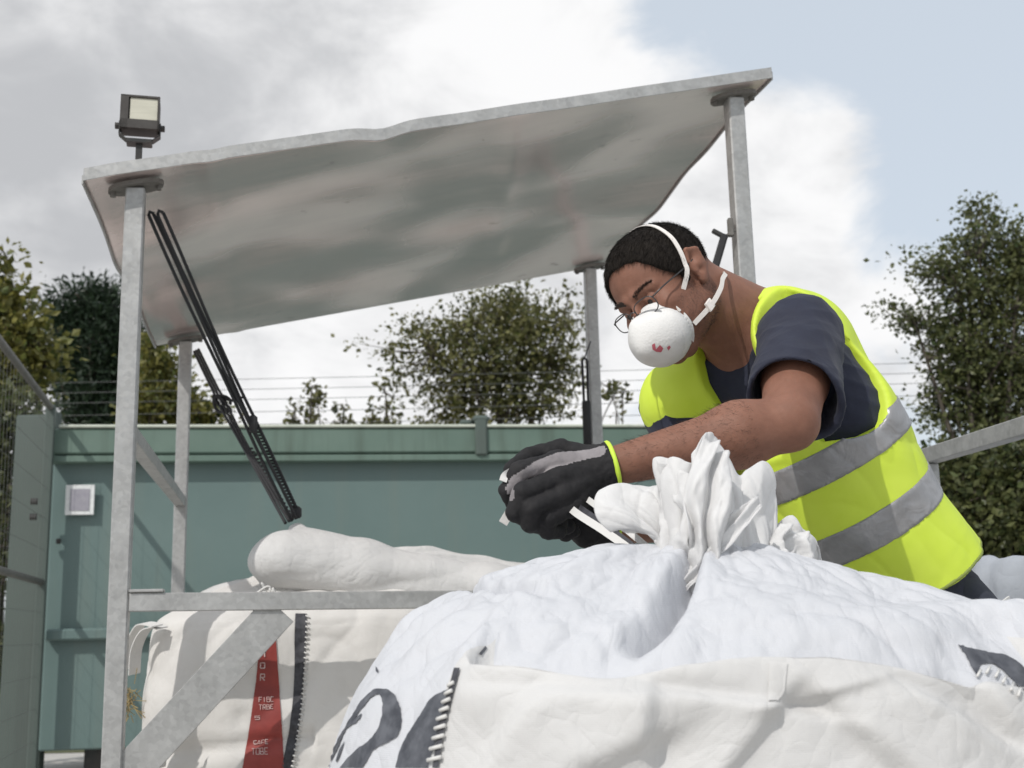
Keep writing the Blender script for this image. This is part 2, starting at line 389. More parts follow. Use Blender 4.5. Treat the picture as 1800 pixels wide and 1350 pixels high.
# ---- mesh gate on the left
M['wire'] = mat('fence_wire', (.12, .125, .12), .7, .2)
fA = Vector((-3.06, 7.85, 0)); fd = Vector((-2.70 + 3.04, 6.37 - 7.8, 0)).normalized(); FLN = 4.6
fn = Vector((-fd.y, fd.x, 0)); fax = (fd, fn, UP)
def fp(u, v, z): return fA + fd * u + fn * v + UP * z
fe = thing('mesh_gate', 'tall wire mesh gate with tubular rails at the left edge', 'gate', fA)
b = MB()
k = 0
zz = np.arange(.12, 2.44, .05)
for z_ in zz[::4]: b.box(fp(FLN / 2, 0, z_), (FLN, .0016, .0016), fax)
for u_ in np.arange(.05, FLN, .1): b.box(fp(u_, .003, 1.27), (.0016, .0016, 2.34), fax)
b.build('wire_mesh', M['wire'], fe)
for z_ in (2.455, 1.31, .1):
    b = MB(); b.tube([fp(.0, 0, z_), fp(FLN, 0, z_)], .021, 12); b.build('rail', M['galv_dull'], fe, smooth=True)
for u_ in (-.02, FLN):
    b = MB(); b.box(fp(u_, 0, 1.235), (.06, .06, 2.47), fax, .006); b.build('post', M['grey_green'], fe)
for z_ in (1.83, 1.73): b = MB(); b.tube([fp(.0, -.05, z_), fp(.0, -.09, z_)], .022, 10); b.build('hinge', M['black_steel'], fe)
gp = H(48, 1000, 8.3)
co = thing('steel_column', 'wide grey green steel column behind the wire mesh gate', 'column', (gp.x, gp.y, 0))
b = MB(); b.box((gp.x, gp.y, 1.24), (.23, .12, 2.48), None, .01); b.build('plate', M['grey_green'], co)
b = MB(); b.box((gp.x + .17, gp.y - .1, 1.24), (.07, .10, 2.49), None, .008); b.build('flange', M['grey_green'], co)

# ---- wire fence and cable beyond
wf = thing('wire_fence', 'thin strained wires of the boundary fence beyond the container', 'fence', (-2, 11.4, 0))
for z_ in (3.36, 3.26, 3.16, 3.04, 2.92, 2.80, 2.2, 1.6):
    b = MB(); b.tube([(-7, 11.3, z_), (-1, 11.3, z_ - .02), (5, 11.4, z_ + .01), (12, 11.5, z_)], .0028, 5); b.build('wire', M['wire'], wf)
for x_ in (-7, 12): b = MB(); b.box((x_, 11.42, 1.75), (.08, .08, 3.5), None, .005); b.build('post', M['galv_dull'], wf)
c1 = H(-200, 570, 16); c2 = H(312, 574, 17)
b = MB(); b.tube([c1 + (c2 - c1) * t_ + UP * (-.25 * math.sin(math.pi * t_)) for t_ in np.linspace(0, 1, 12)], .012, 6)
tag(b.build('cable', M['wire'], loc=tuple(c1)), 'thin overhead cable crossing in front of the dark pine', 'cable')

# ---- trees
def leafmat(name, c1, c2, c3=None, tr=.35):
    m = bpy.data.materials.new(name); m.use_nodes = True; t = m.node_tree; bs = t.nodes['Principled BSDF']; bs.inputs['Roughness'].default_value = .45
    at = N(t, 'ShaderNodeAttribute', attribute_name='tone'); x = N(t, 'ShaderNodeValToRGB'); L(t, at.outputs['Fac'], x.inputs[0])
    e = x.color_ramp.elements; e[0].color = (*c1, 1); e[1].color = (*c2, 1)
    if c3: k_ = e.new(.93); k_.color = (*c3, 1); e[1].position = .8
    L(t, x.outputs[0], bs.inputs['Base Color']); tr_ = N(t, 'ShaderNodeBsdfTranslucent'); L(t, x.outputs[0], tr_.inputs[0])
    ms = N(t, 'ShaderNodeMixShader'); ms.inputs[0].default_value = tr; L(t, bs.outputs[0], ms.inputs[1]); L(t, tr_.outputs[0], ms.inputs[2])
    L(t, ms.outputs[0], t.nodes['Material Output'].inputs[0]); return m
M['leaf'] = leafmat('broad_leaf', (.018, .034, .008), (.10, .125, .03), (.20, .19, .07))
M['leaf_dark'] = leafmat('dark_needle', (.010, .024, .012), (.03, .055, .024), tr=.1)
M['leaf_light'] = leafmat('light_leaf', (.035, .06, .016), (.12, .155, .045), (.24, .22, .06), tr=.4)
M['leaf_olive'] = leafmat('olive_leaf', (.016, .032, .009), (.060, .095, .026), (.14, .15, .055))
M['bark'] = mat('bark', (.055, .045, .035), .9, var=(.10, .085, .065), vscale=20, bump=.01, bscale=30, stretch=(1, 1, .25))
def make_tree(name, label, base, blobs, ncl, per, leaf, lm, seed, group=None, trunk_r=.07, needle=False, flat=.6, limbs=14, clr=.16, cat='tree', droop=0.0):
    """blobs: (px, py, Y, radius in photo pixels); leaves gather in clusters at twig ends inside them"""
    rs = np.random.RandomState(seed); base = Vector(base)
    B = [(HA(px, py, Y), r * Y / F) for px, py, Y, r in blobs]; wts = np.array([r ** 2.2 for _, r in B]); wts /= wts.sum()
    root = thing(name, label, cat, base, group)
    cs = []; 
    for _ in range(ncl):
        c, r = B[rs.choice(len(B), p=wts)]; d = rs.normal(size=3); d /= np.linalg.norm(d); d[1] *= .9
        cs.append(c + d * r * (rs.uniform(.05, 1.0) ** .45) * rs.uniform(.8, 1.08))
    cs = np.array(cs)
    # trunk and limbs
    b = MB(); top = Vector(np.average([c for c, r in B], axis=0, weights=[r for _, r in B])); 
    tp = [base, base + Vector((rs.normal() * .03, 0, (top.z - base.z) * .35)), base.lerp(top, .75) + Vector((rs.normal() * .05, rs.normal() * .05, 0)), top + Vector((0, 0, max(r for _, r in B) * .6))]
    tr = crom(tp, 5); rr = np.linspace(trunk_r, trunk_r * .18, len(tr)); b.tube(tr, list(rr), 8)
    order = rs.permutation(len(cs)); mains = []
    for i in order[:limbs]:
        k = rs.randint(3, len(tr) - 3); a = Vector(tr[k]); e = Vector(cs[i]); mid = a.lerp(e, .5) + Vector((rs.normal() * .08, rs.normal() * .08, -.06 + droop))
        pts = crom([a, mid, e], 4); b.tube(pts, list(np.linspace(rr[k] * .6, .008, len(pts))), 6, False); mains.append([Vector(p) for p in pts])
    nodes = [p for m_ in mains for p in m_[3:]] + [Vector(p) for p in tr[5:]]; na = np.array(nodes)
    for i in order[limbs:]:
        e = cs[i]; j = np.argmin(((na - e) ** 2).sum(1)); a = Vector(na[j]); e = Vector(e)
        if (e - a).length > 1.6: continue
        mid = a.lerp(e, .5) + Vector(rs.normal(size=3) * .04); b.tube([a, mid, e], [.010, .006, .003], 4, False)
    b.build('trunk', M['bark'], root, smooth=True)
    # leaves
    n = ncl * per; ci = np.repeat(np.arange(ncl), per); sz = rs.uniform(.6, 1.25, ncl)[ci]
    off = rs.normal(size=(n, 3)) * clr * sz[:, None] * (1, 1, flat)
    P = cs[ci] + off
    X = rs.normal(size=(n, 3)) + off / clr * .8
    if needle: X[:, 2] += .5
    X /= np.linalg.norm(X, axis=1)[:, None]; Yv = np.cross(X, rs.normal(size=(n, 3))); Yv /= np.linalg.norm(Yv, axis=1)[:, None]; Z = np.cross(X, Yv)
    s = leaf * rs.uniform(.45, 1.4, n)[:, None]; wd = .14 if needle else rs.uniform(.25, .42, n)[:, None]
    V = np.stack([P, P + X * s * .5 + Yv * s * wd + Z * s * .08, P + X * s, P + X * s * .5 - Yv * s * wd + Z * s * .08], 1).reshape(-1, 3)
    Fc = np.arange(4 * n).reshape(-1, 4)
    o = mk('crown', V, Fc, lm, root, smooth=False)
    at = o.data.attributes.new('tone', 'FLOAT', 'POINT'); tone = np.clip(rs.uniform(0, 1, ncl)[ci] * .5 + rs.uniform(0, 1, n) * .5 + rs.choice([0, .3], n, p=[.93, .07]), 0, 1)
    at.data.foreach_set('value', np.repeat(tone, 4).astype(np.float32)); return root
def gnd(px, Y): p = H(px, 1000, Y); return (p.x, p.y, 0)
make_tree('broadleaf_tree', 'bushy broadleaf tree behind the container, under the roof edge', gnd(860, 13),
          [(860, 610, 13, 105), (760, 600, 13, 70), (940, 600, 13, 80), (700, 640, 13, 38), (860, 700, 13, 100), (780, 700, 13, 60), (960, 690, 13, 65), (900, 540, 13.2, 60), (985, 560, 13.2, 45), (980, 640, 13, 40), (640, 605, 12.9, 14), (1005, 530, 13, 25), (1080, 690, 13.4, 16)],
          400, 34, .058, M['leaf'], 3, clr=.105)
make_tree('broadleaf_tree', 'tall dark olive tree rising at the right edge of the photo', gnd(1760, 10),
          [(1740, 440, 10, 75), (1700, 520, 10, 80), (1790, 520, 10, 90), (1640, 480, 10, 55), (1600, 560, 10, 45), (1660, 600, 10, 70), (1740, 620, 10, 90), (1820, 640, 10, 90), (1690, 700, 10, 75), (1770, 740, 10, 90), (1640, 720, 10.2, 50), (1720, 370, 10, 28), (1765, 400, 10, 26), (1850, 450, 10, 80), (1560, 540, 10, 20)],
          680, 34, .045, M['leaf_olive'], 5, clr=.085, trunk_r=.1, limbs=20)
make_tree('hedge_bush', 'dark leafy bush filling the gap below the right guard rail', gnd(1740, 8.6),
          [(1700, 830, 8.6, 70), (1780, 830, 8.6, 80), (1740, 920, 8.6, 90), (1660, 900, 8.8, 60), (1840, 900, 8.6, 90), (1600, 850, 9.2, 60), (1900, 850, 8.6, 90), (1740, 1010, 8.6, 90), (1860, 1010, 8.6, 90)],
          560, 34, .06, M['leaf_olive'], 9, clr=.12, trunk_r=.05, cat='bush', limbs=20)
make_tree('pine_tree', 'dense dark pine with rounded crown behind the left frame post', gnd(165, 17),
          [(175, 530, 17, 42), (150, 570, 17, 62), (200, 575, 17, 48), (115, 560, 17, 30), (170, 620, 17, 78), (130, 650, 17, 50), (220, 640, 17, 60), (170, 690, 17, 75), (100, 530, 17, 12), (85, 575, 17, 10), (180, 740, 17, 60)],
          420, 60, .12, M['leaf_dark'], 11, clr=.15, needle=True, trunk_r=.14, limbs=24)
make_tree('broadleaf_tree', 'light green broadleaf tree cut off by the left edge', gnd(10, 9.5),
          [(20, 520, 9.5, 28), (-30, 560, 9.5, 60), (30, 600, 9.5, 55), (70, 620, 9.5, 30), (50, 660, 9.5, 45), (0, 660, 9.5, 60), (10, 470, 9.5, 16), (5, 435, 9.5, 10), (65, 510, 9.5, 6), (-60, 480, 9.5, 60)],
          260, 26, .07, M['leaf_light'], 13, clr=.085, limbs=14)
make_tree('hedge_bush', 'shaded bush seen through the wire mesh gate', gnd(-20, 8.8),
          [(20, 740, 8.8, 60), (0, 800, 8.8, 70), (-40, 760, 8.8, 80), (0, 900, 8.8, 60), (0, 1180, 8.8, 60), (-50, 1000, 8.8, 90), (10, 1280, 8.8, 50), (-60, 1180, 8.8, 90)],
          260, 30, .06, M['leaf_olive'], 15, clr=.11, trunk_r=.04, cat='bush')
make_tree('broadleaf_tree', 'yellow green small tree between the two left frame posts', gnd(285, 14.5),
          [(270, 640, 14.5, 32), (290, 690, 14.5, 40), (320, 720, 14.5, 42), (260, 720, 14.5, 36), (365, 730, 14.5, 26), (262, 600, 14.5, 16)],
          170, 30, .08, M['leaf_light'], 17, clr=.11)
for i, (px_, top_, wd_, lb) in enumerate(((515, 705, 5, 'short'), (553, 662, 16, 'tallest'), (600, 712, 12, 'low'), (655, 712, 10, 'second from the left near the broadleaf tree'), (682, 672, 12, 'upright'))):
    bl = [(px_ + random.Random(i).uniform(-3, 3), y_, 12.2, wd_ * (.35 + .65 * (y_ - top_) / (760 - top_))) for y_ in range(top_ + 4, 760, 14)]
    lab = {0: 'small bare spike of a shrub just right of the rear straps', 1: 'tallest feathery sapling over the container rim, left of centre', 2: 'low leafy sprig right of the tallest sapling over the container',
           3: 'low sprig at the rim, halfway to the bushy tree', 4: 'slim sprig standing against the left side of the bushy tree'}[i]
    make_tree('sapling', lab, gnd(px_, 12.2), bl, 9 + int(1.2 * wd_), 8, .06, M['leaf'], 30 + i, clr=.05, trunk_r=.014, limbs=6, cat='shrub', group='saplings showing over the container rim')
make_tree('sapling', 'tiny leafy sprig just left of the worker behind the rear frame post', gnd(1085, 12.2), [(1082, 680, 12.2, 14), (1070, 690, 12.2, 10), (1092, 700, 12.2, 8), (1085, 730, 12.2, 5)], 12, 8, .07, M['leaf'], 40, clr=.05, trunk_r=.012, limbs=4, cat='shrub', group='saplings showing over the container rim')
b = MB(); b.tube([H(1500, 655, 9.6), H(1560, 637, 9.7), H(1600, 622, 9.8), H(1680, 600, 10)], [.05, .045, .035, .02], 8)
# ================================================================== FILLING FRAME
A0 = Vector((-1.008, 3.1, 0)); fr = Vector((math.cos(.19), math.sin(.19), 0)); fg = Vector((-math.sin(.19), math.cos(.19), 0))
RX = (fr, fg, UP); SL = 1.733; TD = 1.775
def Q(s, t, z): return A0 + fr * s + fg * t + UP * z
def zr(s): return 2.165 + .37 * s / SL
ff = thing('filling_frame', 'galvanized steel bag filling frame with a tilted sheet roof', 'frame', A0)
corners = [(0, 0), (SL, 0), (0, TD), (SL, TD)]
for s, t in corners:
    b = MB(); b.box(Q(s, t, zr(s) / 2 - .01), (.05, .05, zr(s) - .03), RX, .004)
    b.box(Q(s, t, .006), (.13, .13, .012), RX, .002); b.build('post', M['galv'], ff)
    m_ = MB(); n_ = 20; rd = (fr * 1 + UP * (.37 / SL)).normalized(); c_ = Q(s, t, zr(s) - .018)
    V = []; 
    for zz_ in (-.006, .006):
        for k in range(n_): a_ = 2 * math.pi * k / n_; V.append(c_ + rd * .082 * math.copysign(abs(math.cos(a_)) ** .7, math.cos(a_)) * .9 + fg * .042 * math.sin(a_) + UP * zz_)
    Fc = [tuple(range(n_))[::-1], tuple(range(n_, 2 * n_))] + [(k, (k + 1) % n_, n_ + (k + 1) % n_, n_ + k) for k in range(n_)]
    m_.add(V, Fc)
    for k in (-.06, .06): m_.tube([c_ + rd * k - UP * .018, c_ + rd * k + UP * .01], .009, 6)
    m_.build('head_plate', M['galv_dull'], ff)
b = MB(); b.beam(Q(.026, -.004, 1.036), Q(SL - .026, -.004, 1.02), .04, .046); b.beam(Q(.026, -.006, 1.064), Q(.11, -.006, 1.064), .05, .008); b.build('front_rail', M['galv'], ff)
b = MB(); b.beam(Q(0, .026, 1.478), Q(0, TD - .026, 1.478), .04, .04); b.build('side_rail', M['galv'], ff)
b = MB(); b.beam(Q(SL, .026, 1.30), Q(SL, TD - .026, 1.30), .04, .04); b.build('side_rail', M['galv'], ff)
b = MB(); b.beam(Q(0, TD, .6), Q(SL, TD, .6), .04, .04); b.build('back_rail', M['galv'], ff)
p0 = Q(.40, -.012, 1.012); p1 = Q(.02, -.012, .60)
dd = (p1 - p0).normalized(); wn = dd.cross(fg).normalized()
m_ = MB(); m_.box((p0 + p1) / 2 , ((p1 - p0).length, .006, .095), (dd, fg, wn), .001)
m_.box((p0 + p1) / 2 + fg * .012 + wn * (.046 if wn.x > 0 else -.046), ((p1 - p0).length, .024, .004), (dd, fg, wn), 0); m_.build('brace', M['galv'], ff)

# roof sheet
def sheet_extra(t, b, vec):
    """old aluminium: polished bands, paler patches coloured in for bright reflections, scratches and spots"""
    s = N(t, 'ShaderNodeVectorMath', operation='MULTIPLY'); s.inputs[1].default_value = (2, 16, 3); L(t, vec, s.inputs[0])
    n = N(t, 'ShaderNodeTexNoise', i={'Scale': 1.6, 'Detail': 8, 'Roughness': .65}); L(t, s.outputs[0], n.inputs['Vector'])
    pn = N(t, 'ShaderNodeTexNoise', i={'Scale': 2.1, 'Detail': 1.5, 'Roughness': .4, 'Distortion': .25}); L(t, vec, pn.inputs['Vector'])
    pa = mth(t, 'ADD', pn.outputs['Fac'], mth(t, 'MULTIPLY', mth(t, 'SUBTRACT', n.outputs['Fac'], .5), .05))
    pr = N(t, 'ShaderNodeMapRange', interpolation_type='SMOOTHSTEP'); pr.inputs['From Min'].default_value = .38; pr.inputs['From Max'].default_value = .66; L(t, pa, pr.inputs['Value'])
    n2_ = N(t, 'ShaderNodeTexNoise', i={'Scale': 11.0, 'Detail': 8, 'Roughness': .7}); L(t, vec, n2_.inputs['Vector'])
    x = N(t, 'ShaderNodeMix', data_type='RGBA'); x.inputs[6].default_value = (.84, .70, .67, 1); x.inputs[7].default_value = (.98, .86, .83, 1); L(t, pr.outputs[0], x.inputs['Factor'])  # reflected highlights imitated by mixing paler noise patches into the base colour
    g = N(t, 'ShaderNodeMapRange'); g.inputs['From Min'].default_value = .62; g.inputs['From Max'].default_value = .72; L(t, n2_.outputs['Fac'], g.inputs['Value'])
    y = N(t, 'ShaderNodeMix', data_type='RGBA'); y.inputs[7].default_value = (.25, .22, .20, 1); L(t, x.outputs[2], y.inputs[6]); L(t, mth(t, 'MULTIPLY', g.outputs[0], .6), y.inputs['Factor'])
    L(t, y.outputs[2], b.inputs['Base Color'])
    L(t, mth(t, 'SUBTRACT', .88, mth(t, 'MULTIPLY', pr.outputs[0], .42)), b.inputs['Metallic'])
    L(t, mth(t, 'ADD', mth(t, 'MULTIPLY', n.outputs['Fac'], .14), .16), b.inputs['Roughness'])
    u = N(t, 'ShaderNodeBump', i={'Strength': .35, 'Distance': .002}); L(t, n.outputs['Fac'], u.inputs['Height']); L(t, u.outputs[0], b.inputs['Normal'])
M['sheet'] = mat('dull_aluminium_sheet', (.6, .6, .6), .3, .93, extra=sheet_extra)
ns, ntt = 200, 150
S0, S1, T0, T1 = -.125, SL + .095, -.075, TD + .07
def sheet_z(s, t):
    z = zr(s) + .0
    u = (s - S0) / (S1 - S0); v = (t - T0) / (T1 - T0)
    z = z + .034 * np.sin(math.pi * v) * np.sin(math.pi * u) + .009 * np.sin(2 * math.pi * (u * 1.25 + .1)) * np.sin(math.pi * v)
    q = np.stack([s * 1.1, t * 1.5, 0 * s], -1); z = z + .055 * perlin(q * 1.35 + 3.3) * np.sin(math.pi * np.clip(v, 0, 1)) + .004 * perlin(q * 2.7) * np.sin(math.pi * np.clip(v, 0, 1))
    z = z - .015 * np.exp(-((s - .66) / .055) ** 2) * np.exp(-((t - T0) / .12) ** 2)            # dented front edge
    z = z - .012 * np.exp(-((s - 1.05 - .25 * v) / .045) ** 2) * np.sin(math.pi * np.clip(v, 0, 1)) ** .6 - .004 * np.exp(-((s - .2) / .03) ** 2)
    z = z - .03 * np.exp(-((s - S0) / .05) ** 2) * (1 - v) ** .5 * (v + .1)
    return z
sg, tg = np.meshgrid(np.linspace(S0, S1, ns), np.linspace(T0, T1, ntt), indexing='ij')
zg = sheet_z(sg, tg)
V = np.array(A0)[None, None] + sg[..., None] * np.array(fr) + tg[..., None] * np.array(fg) + zg[..., None] * np.array(UP)
idx = np.arange(ns * ntt).reshape(ns, ntt); Fc = np.stack([idx[:-1, :-1], idx[1:, :-1], idx[1:, 1:], idx[:-1, 1:]], -1).reshape(-1, 4)
rs_ = mk('roof_sheet', V.reshape(-1, 3), Fc, M['sheet'], ff); solidify(rs_, .003, 0); mod_apply(rs_)
for edge in ('f', 'b', 'l', 'r'):
    if edge in 'fb': ss = np.linspace(S0, S1, 80); tt = np.full(80, T0 - .002 if edge == 'f' else T1 + .002)
    else: tt = np.linspace(T0, T1, 70); ss = np.full(70, S0 - .002 if edge == 'l' else S1 + .002)
    zz_ = sheet_z(ss, tt) + .003 * perlin(np.stack([ss * 5, tt * 5, 0 * ss], -1)); pts = [Q(a, b_, c) for a, b_, c in zip(ss, tt, zz_)]
    wv = {'f': UP * .017, 'b': UP * .014, 'l': UP * .012, 'r': UP * .013}[edge]; sh = {'f': .012, 'b': .008, 'l': .0, 'r': .004}[edge]
    rim = MB(); rim.strip([p + UP * sh for p in pts], wv, .004); rim.build('rim', M['galv'], rs_)
for t_ in (.02, TD - .0):     # bearer under the sheet between the posts
    pass

# ---- floodlight on the front left corner
M['glass_lens'] = mat('lamp_reflector_glass', (.42, .41, .34), .12, .0, var=(.60, .58, .48), vscale=3, stretch=(1, 1, 9))
M['dark_brown'] = mat('dark_brown_casting', (.035, .03, .026), .5, .1, var=(.05, .045, .04), vscale=30)
lc = H(247, 207, 3.13); lp = H(252, 290, 3.13)
fl = thing('floodlight', 'square black floodlight on a stem above the left roof corner', 'floodlight', (lp.x, lp.y, lp.z))
ya = math.radians(14); lx = Vector((math.cos(ya), math.sin(ya), 0)); ly = Vector((-math.sin(ya), math.cos(ya), 0)); tl = math.radians(6)
lz = (UP * math.cos(tl) + ly * math.sin(tl)); ly2 = lx.cross(lz) * -1; lax = (lx, ly2, lz)
b = MB(); b.box(lc, (.104, .05, .098), lax, .006); b.build('housing', M['dark_brown'], fl)
cz = lc - ly2 * .0275
b = MB()
for dx, dz, w_, h_ in ((-.041, 0, .022, .102), (.049, 0, .006, .102), (.0, .048, .104, .007), (0, -.037, .104, .028)): b.box(cz + lx * dx + lz * dz, (w_, .012, h_), lax, .001)
b.build('bezel', M['dark_brown'], fl)
b = MB(); b.box(cz + lx * .010 + lz * .012 + ly2 * .002, (.074, .006, .068), lax, .001); b.build('lens', M['glass_lens'], fl)
b = MB(); yk = [lc + lx * a * .001 + lz * z_ * .001 for a, z_ in ((-54, -20), (-54, -56), (-36, -72), (36, -72), (54, -56), (54, -20))]
b.strip(yk, ly2 * .012, .003)
for sx in (-1, 1): b.tube([lc + lx * .052 * sx - lz * .03, lc + lx * .066 * sx - lz * .03], .009, 10)
b.build('yoke', M['black_steel'], fl)
yb = lc - lz * .072
b = MB(); b.box(yb - UP * .006, (.068, .04, .012), (lx, ly, UP), .002); b.box((yb.x, yb.y, (yb.z + lp.z) / 2 - .012), (.017, .017, yb.z - lp.z + .012), (lx, ly, UP), .001); b.build('stem', M['black_steel'], fl)

# ---- rubber straps
def strap(pts, r, label, gap=None, name='rubber_strap'):
    b = MB(); b.tube(crom(pts, 8), r, 8)
    return b, label
BT = H(522, 915, 3.62)
G = 'black rubber straps holding up the bag spouts'
for a_, c_, lab, k_ in ((H(266, 378, 3.13), H(517, 914, 3.60), 'front rubber strap from the left roof corner to the bag neck, outer loop', 0), (H(282, 376, 3.13), H(524, 908, 3.63), 'front rubber strap just right of the outer loop, ending at the bag neck', 1)):
    b = MB(); d_ = (c_ - a_); sd = Vector((1, .1, .5)).normalized()
    for sg_ in (-1, 1):
        pts = [a_ + d_ * q_ + sd * sg_ * (.0065 + .002 * math.sin(q_ * 9 + k_)) + Vector((0, 0, -.012)) * math.sin(math.pi * q_) for q_ in np.linspace(0, 1, 26)]
        b.tube(pts, .0048, 8)
    b.tube([a_ - sd * .008, a_ - d_ * .01, a_ + sd * .008], .005, 8)
    if k_ == 1:
        for q_ in np.linspace(.66, .985, 30):
            p = a_ + d_ * q_ + sd * .004 - UP * .01 * math.sin(math.pi * q_); b.box(p, (.016, .013, .005), None, .001)
        b.box(a_ + d_ * .985, (.03, .03, .035), None, .006)
    else: b.box(a_ + d_ * .672 + sd * .01, (.022, .022, .05), None, .004)
    tag(b.build('rubber_strap', M['black_rubber'], loc=tuple(a_), smooth=True), lab, 'strap', G)
a_ = H(345, 616, 4.68); c_ = H(508, 916, 3.66)
b = MB(); d_ = c_ - a_
for sg_ in (-1, 0, 1): b.tube([a_ + d_ * q_ + Vector((1, 0, .5)) * sg_ * .009 * (1.0 if q_ < .3 else 1 + .3 * math.sin(q_ * 7)) - UP * .02 * math.sin(math.pi * q_) for q_ in np.linspace(0, 1, 24)], .0052, 8)
kp = a_ + d_ * .34
for k in range(3): b.tube([kp + Vector((.03 * math.cos(t_ + k), .018 * math.sin(t_ * 2), .03 * math.sin(t_) - .02)) for t_ in np.linspace(0, 5.2, 14)], .006, 8)
b.tube([kp, kp + Vector((.05, 0, -.012)), kp + Vector((.075, 0, .004))], .005, 6)
for q_ in np.linspace(.62, .96, 18): b.box(a_ + d_ * q_ - UP * .02 * math.sin(math.pi * q_) + Vector((.012, 0, .006)), (.014, .012, .006), None, .001)
tag(b.build('rubber_strap', M['black_rubber'], loc=tuple(a_), smooth=True), 'knotted rubber strap from the rear left post to the bag neck', 'strap', G)
a_ = Q(SL - .09, TD - .03, 0); zt = H(1030, 634, a_.y).z; zb = H(1030, 785, a_.y).z
xx = H(1030, 700, a_.y).x
b = MB()
for sg_ in (-1, 1): b.tube([(xx + sg_ * .011, a_.y, zt), (xx + sg_ * .009, a_.y, (zt + zb) / 2), (xx + sg_ * .012, a_.y, zb - .15)], .006, 8)
b.box((xx, a_.y, zb + .10), (.036, .02, .2), None, .004); b.tube([(xx - .011, a_.y, zt), (xx, a_.y, zt + .012), (xx + .011, a_.y, zt)], .006, 8); b.tube([(xx, a_.y, zt + .012), (xx + .03, a_.y + .02, zt + .09), (xx + .07, a_.y + .05, zt + .1)], .003, 6)
tag(b.build('rubber_strap', M['black_rubber'], loc=(xx, a_.y, zb), smooth=True), 'short rubber strap hanging beside the rear right post', 'strap', G)
# ---- T handled hook by the right post
Yt = 3.40
th = thing('tee_handle', 'black T shaped handle hooked to the right front post', 'handle tool', tuple(H(1262, 440, Yt)))
b = MB(); b.beam(H(1252, 405, Yt), H(1278, 419, Yt), .016, .013, bev=.003); b.build('crossbar', M['black_steel'], th)
b = MB(); b.beam(H(1274, 412, Yt), H(1254, 480, Yt), .02, .022, bev=.005); b.build('shaft', M['black_rubber'], th)
b = MB(); b.box(H(1284, 400, Yt), (.016, .02, .055), None, .002); b.beam(H(1276, 415, Yt), H(1292, 404, Yt), .008, .008); b.build('clip', M['galv_dull'], th)

# ---- guard rail of the next frame at the right
gr = thing('guard_rail', 'galvanized guard rail behind the worker at the right edge', 'railing', (1.2, 3.5, 0))
ga = H(1600, 812, 3.78); gb = H(1880, 727, 2.72)
b = MB(); b.beam(ga, gb, .045, .045); b.build('rail', M['galv'], gr)
for q_ in (.17, .82):
    p = ga.lerp(gb, q_); b = MB(); b.box((p.x, p.y, (p.z - .025) / 2), (.03, .03, p.z - .025), RX, .003); b.build('post', M['galv'], gr)
# ================================================================== BAGS
def fabric(name, col, col2, tr=.22, bumpd=.0035, rough=.62, foldscale=9.0, stretch=(1, 1, 1)):
    """woven white plastic cloth: fine tapes, soft creases and small crinkles as bump"""
    def ex(t, b, vec):
        d = N(t, 'ShaderNodeTexNoise', i={'Scale': 3.0, 'Detail': 3}); L(t, vec, d.inputs['Vector'])
        ms_ = N(t, 'ShaderNodeVectorMath', operation='MULTIPLY'); ms_.inputs[1].default_value = stretch; L(t, vec, ms_.inputs[0])
        ad = N(t, 'ShaderNodeMix', data_type='VECTOR'); ad.inputs[0].default_value = .12; L(t, ms_.outputs[0], ad.inputs[4]); L(t, d.outputs['Color'], ad.inputs[5])
        hs = None
        for sc_, am in ((foldscale, 1.0), (foldscale * 2.3, .5), (foldscale * 6.1, .16)):
            n = N(t, 'ShaderNodeTexNoise', i={'Scale': sc_, 'Detail': 1.5, 'Roughness': .5, 'Distortion': .6}); L(t, ad.outputs[1], n.inputs['Vector'])
            r = mth(t, 'ABSOLUTE', mth(t, 'SUBTRACT', n.outputs['Fac'], .5)); r = mth(t, 'POWER', mth(t, 'MULTIPLY', r, 2.0), .7); r = mth(t, 'MULTIPLY', r, am); hs = r if hs is None else mth(t, 'ADD', hs, r)
        vs = None
        for sc_, am in ((foldscale * .8, 1.0), (foldscale * 2.1, .5)):
            vo = N(t, 'ShaderNodeTexVoronoi', feature='DISTANCE_TO_EDGE', i={'Scale': sc_, 'Randomness': 1.0}); L(t, ad.outputs[1], vo.inputs['Vector'])
            q_ = mth(t, 'MULTIPLY', mth(t, 'MINIMUM', vo.outputs['Distance'], .22), am * 1.6); vs = q_ if vs is None else mth(t, 'ADD', vs, q_)
        hs = mth(t, 'ADD', mth(t, 'MULTIPLY', hs, .7), vs)
        u = N(t, 'ShaderNodeBump', i={'Strength': .8, 'Distance': bumpd * 1.7}); L(t, hs, u.inputs['Height'])
        wv = N(t, 'ShaderNodeTexWave', i={'Scale': 140.0, 'Distortion': 1.5}); wv.bands_direction = 'Z'; L(t, vec, wv.inputs['Vector'])
        u2 = N(t, 'ShaderNodeBump', i={'Strength': .25, 'Distance': .0006}); L(t, wv.outputs['Fac'], u2.inputs['Height']); L(t, u.outputs[0], u2.inputs['Normal']); L(t, u2.outputs[0], b.inputs['Normal'])
    return mat(name, col, rough, 0, var=col2, vscale=3.5, transl=tr, spec=.35, extra=ex)
M['fab'] = fabric('white_woven_bag_cloth', (.69, .683, .672), (.63, .622, .61))
M['fab_in'] = fabric('white_liner_cloth', (.73, .74, .77), (.69, .70, .73), foldscale=6, bumpd=.0055, tr=.3, stretch=(1.5, .8, 1))
M['fab_old'] = fabric('dusty_bag_cloth', (.78, .76, .73), (.70, .68, .65), foldscale=5)
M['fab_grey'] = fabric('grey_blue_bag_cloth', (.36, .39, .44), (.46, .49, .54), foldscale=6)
M['ink'] = mat('dark_print_ink', (.035, .038, .048), .6, var=(.10, .105, .12), vscale=45, detail=8)
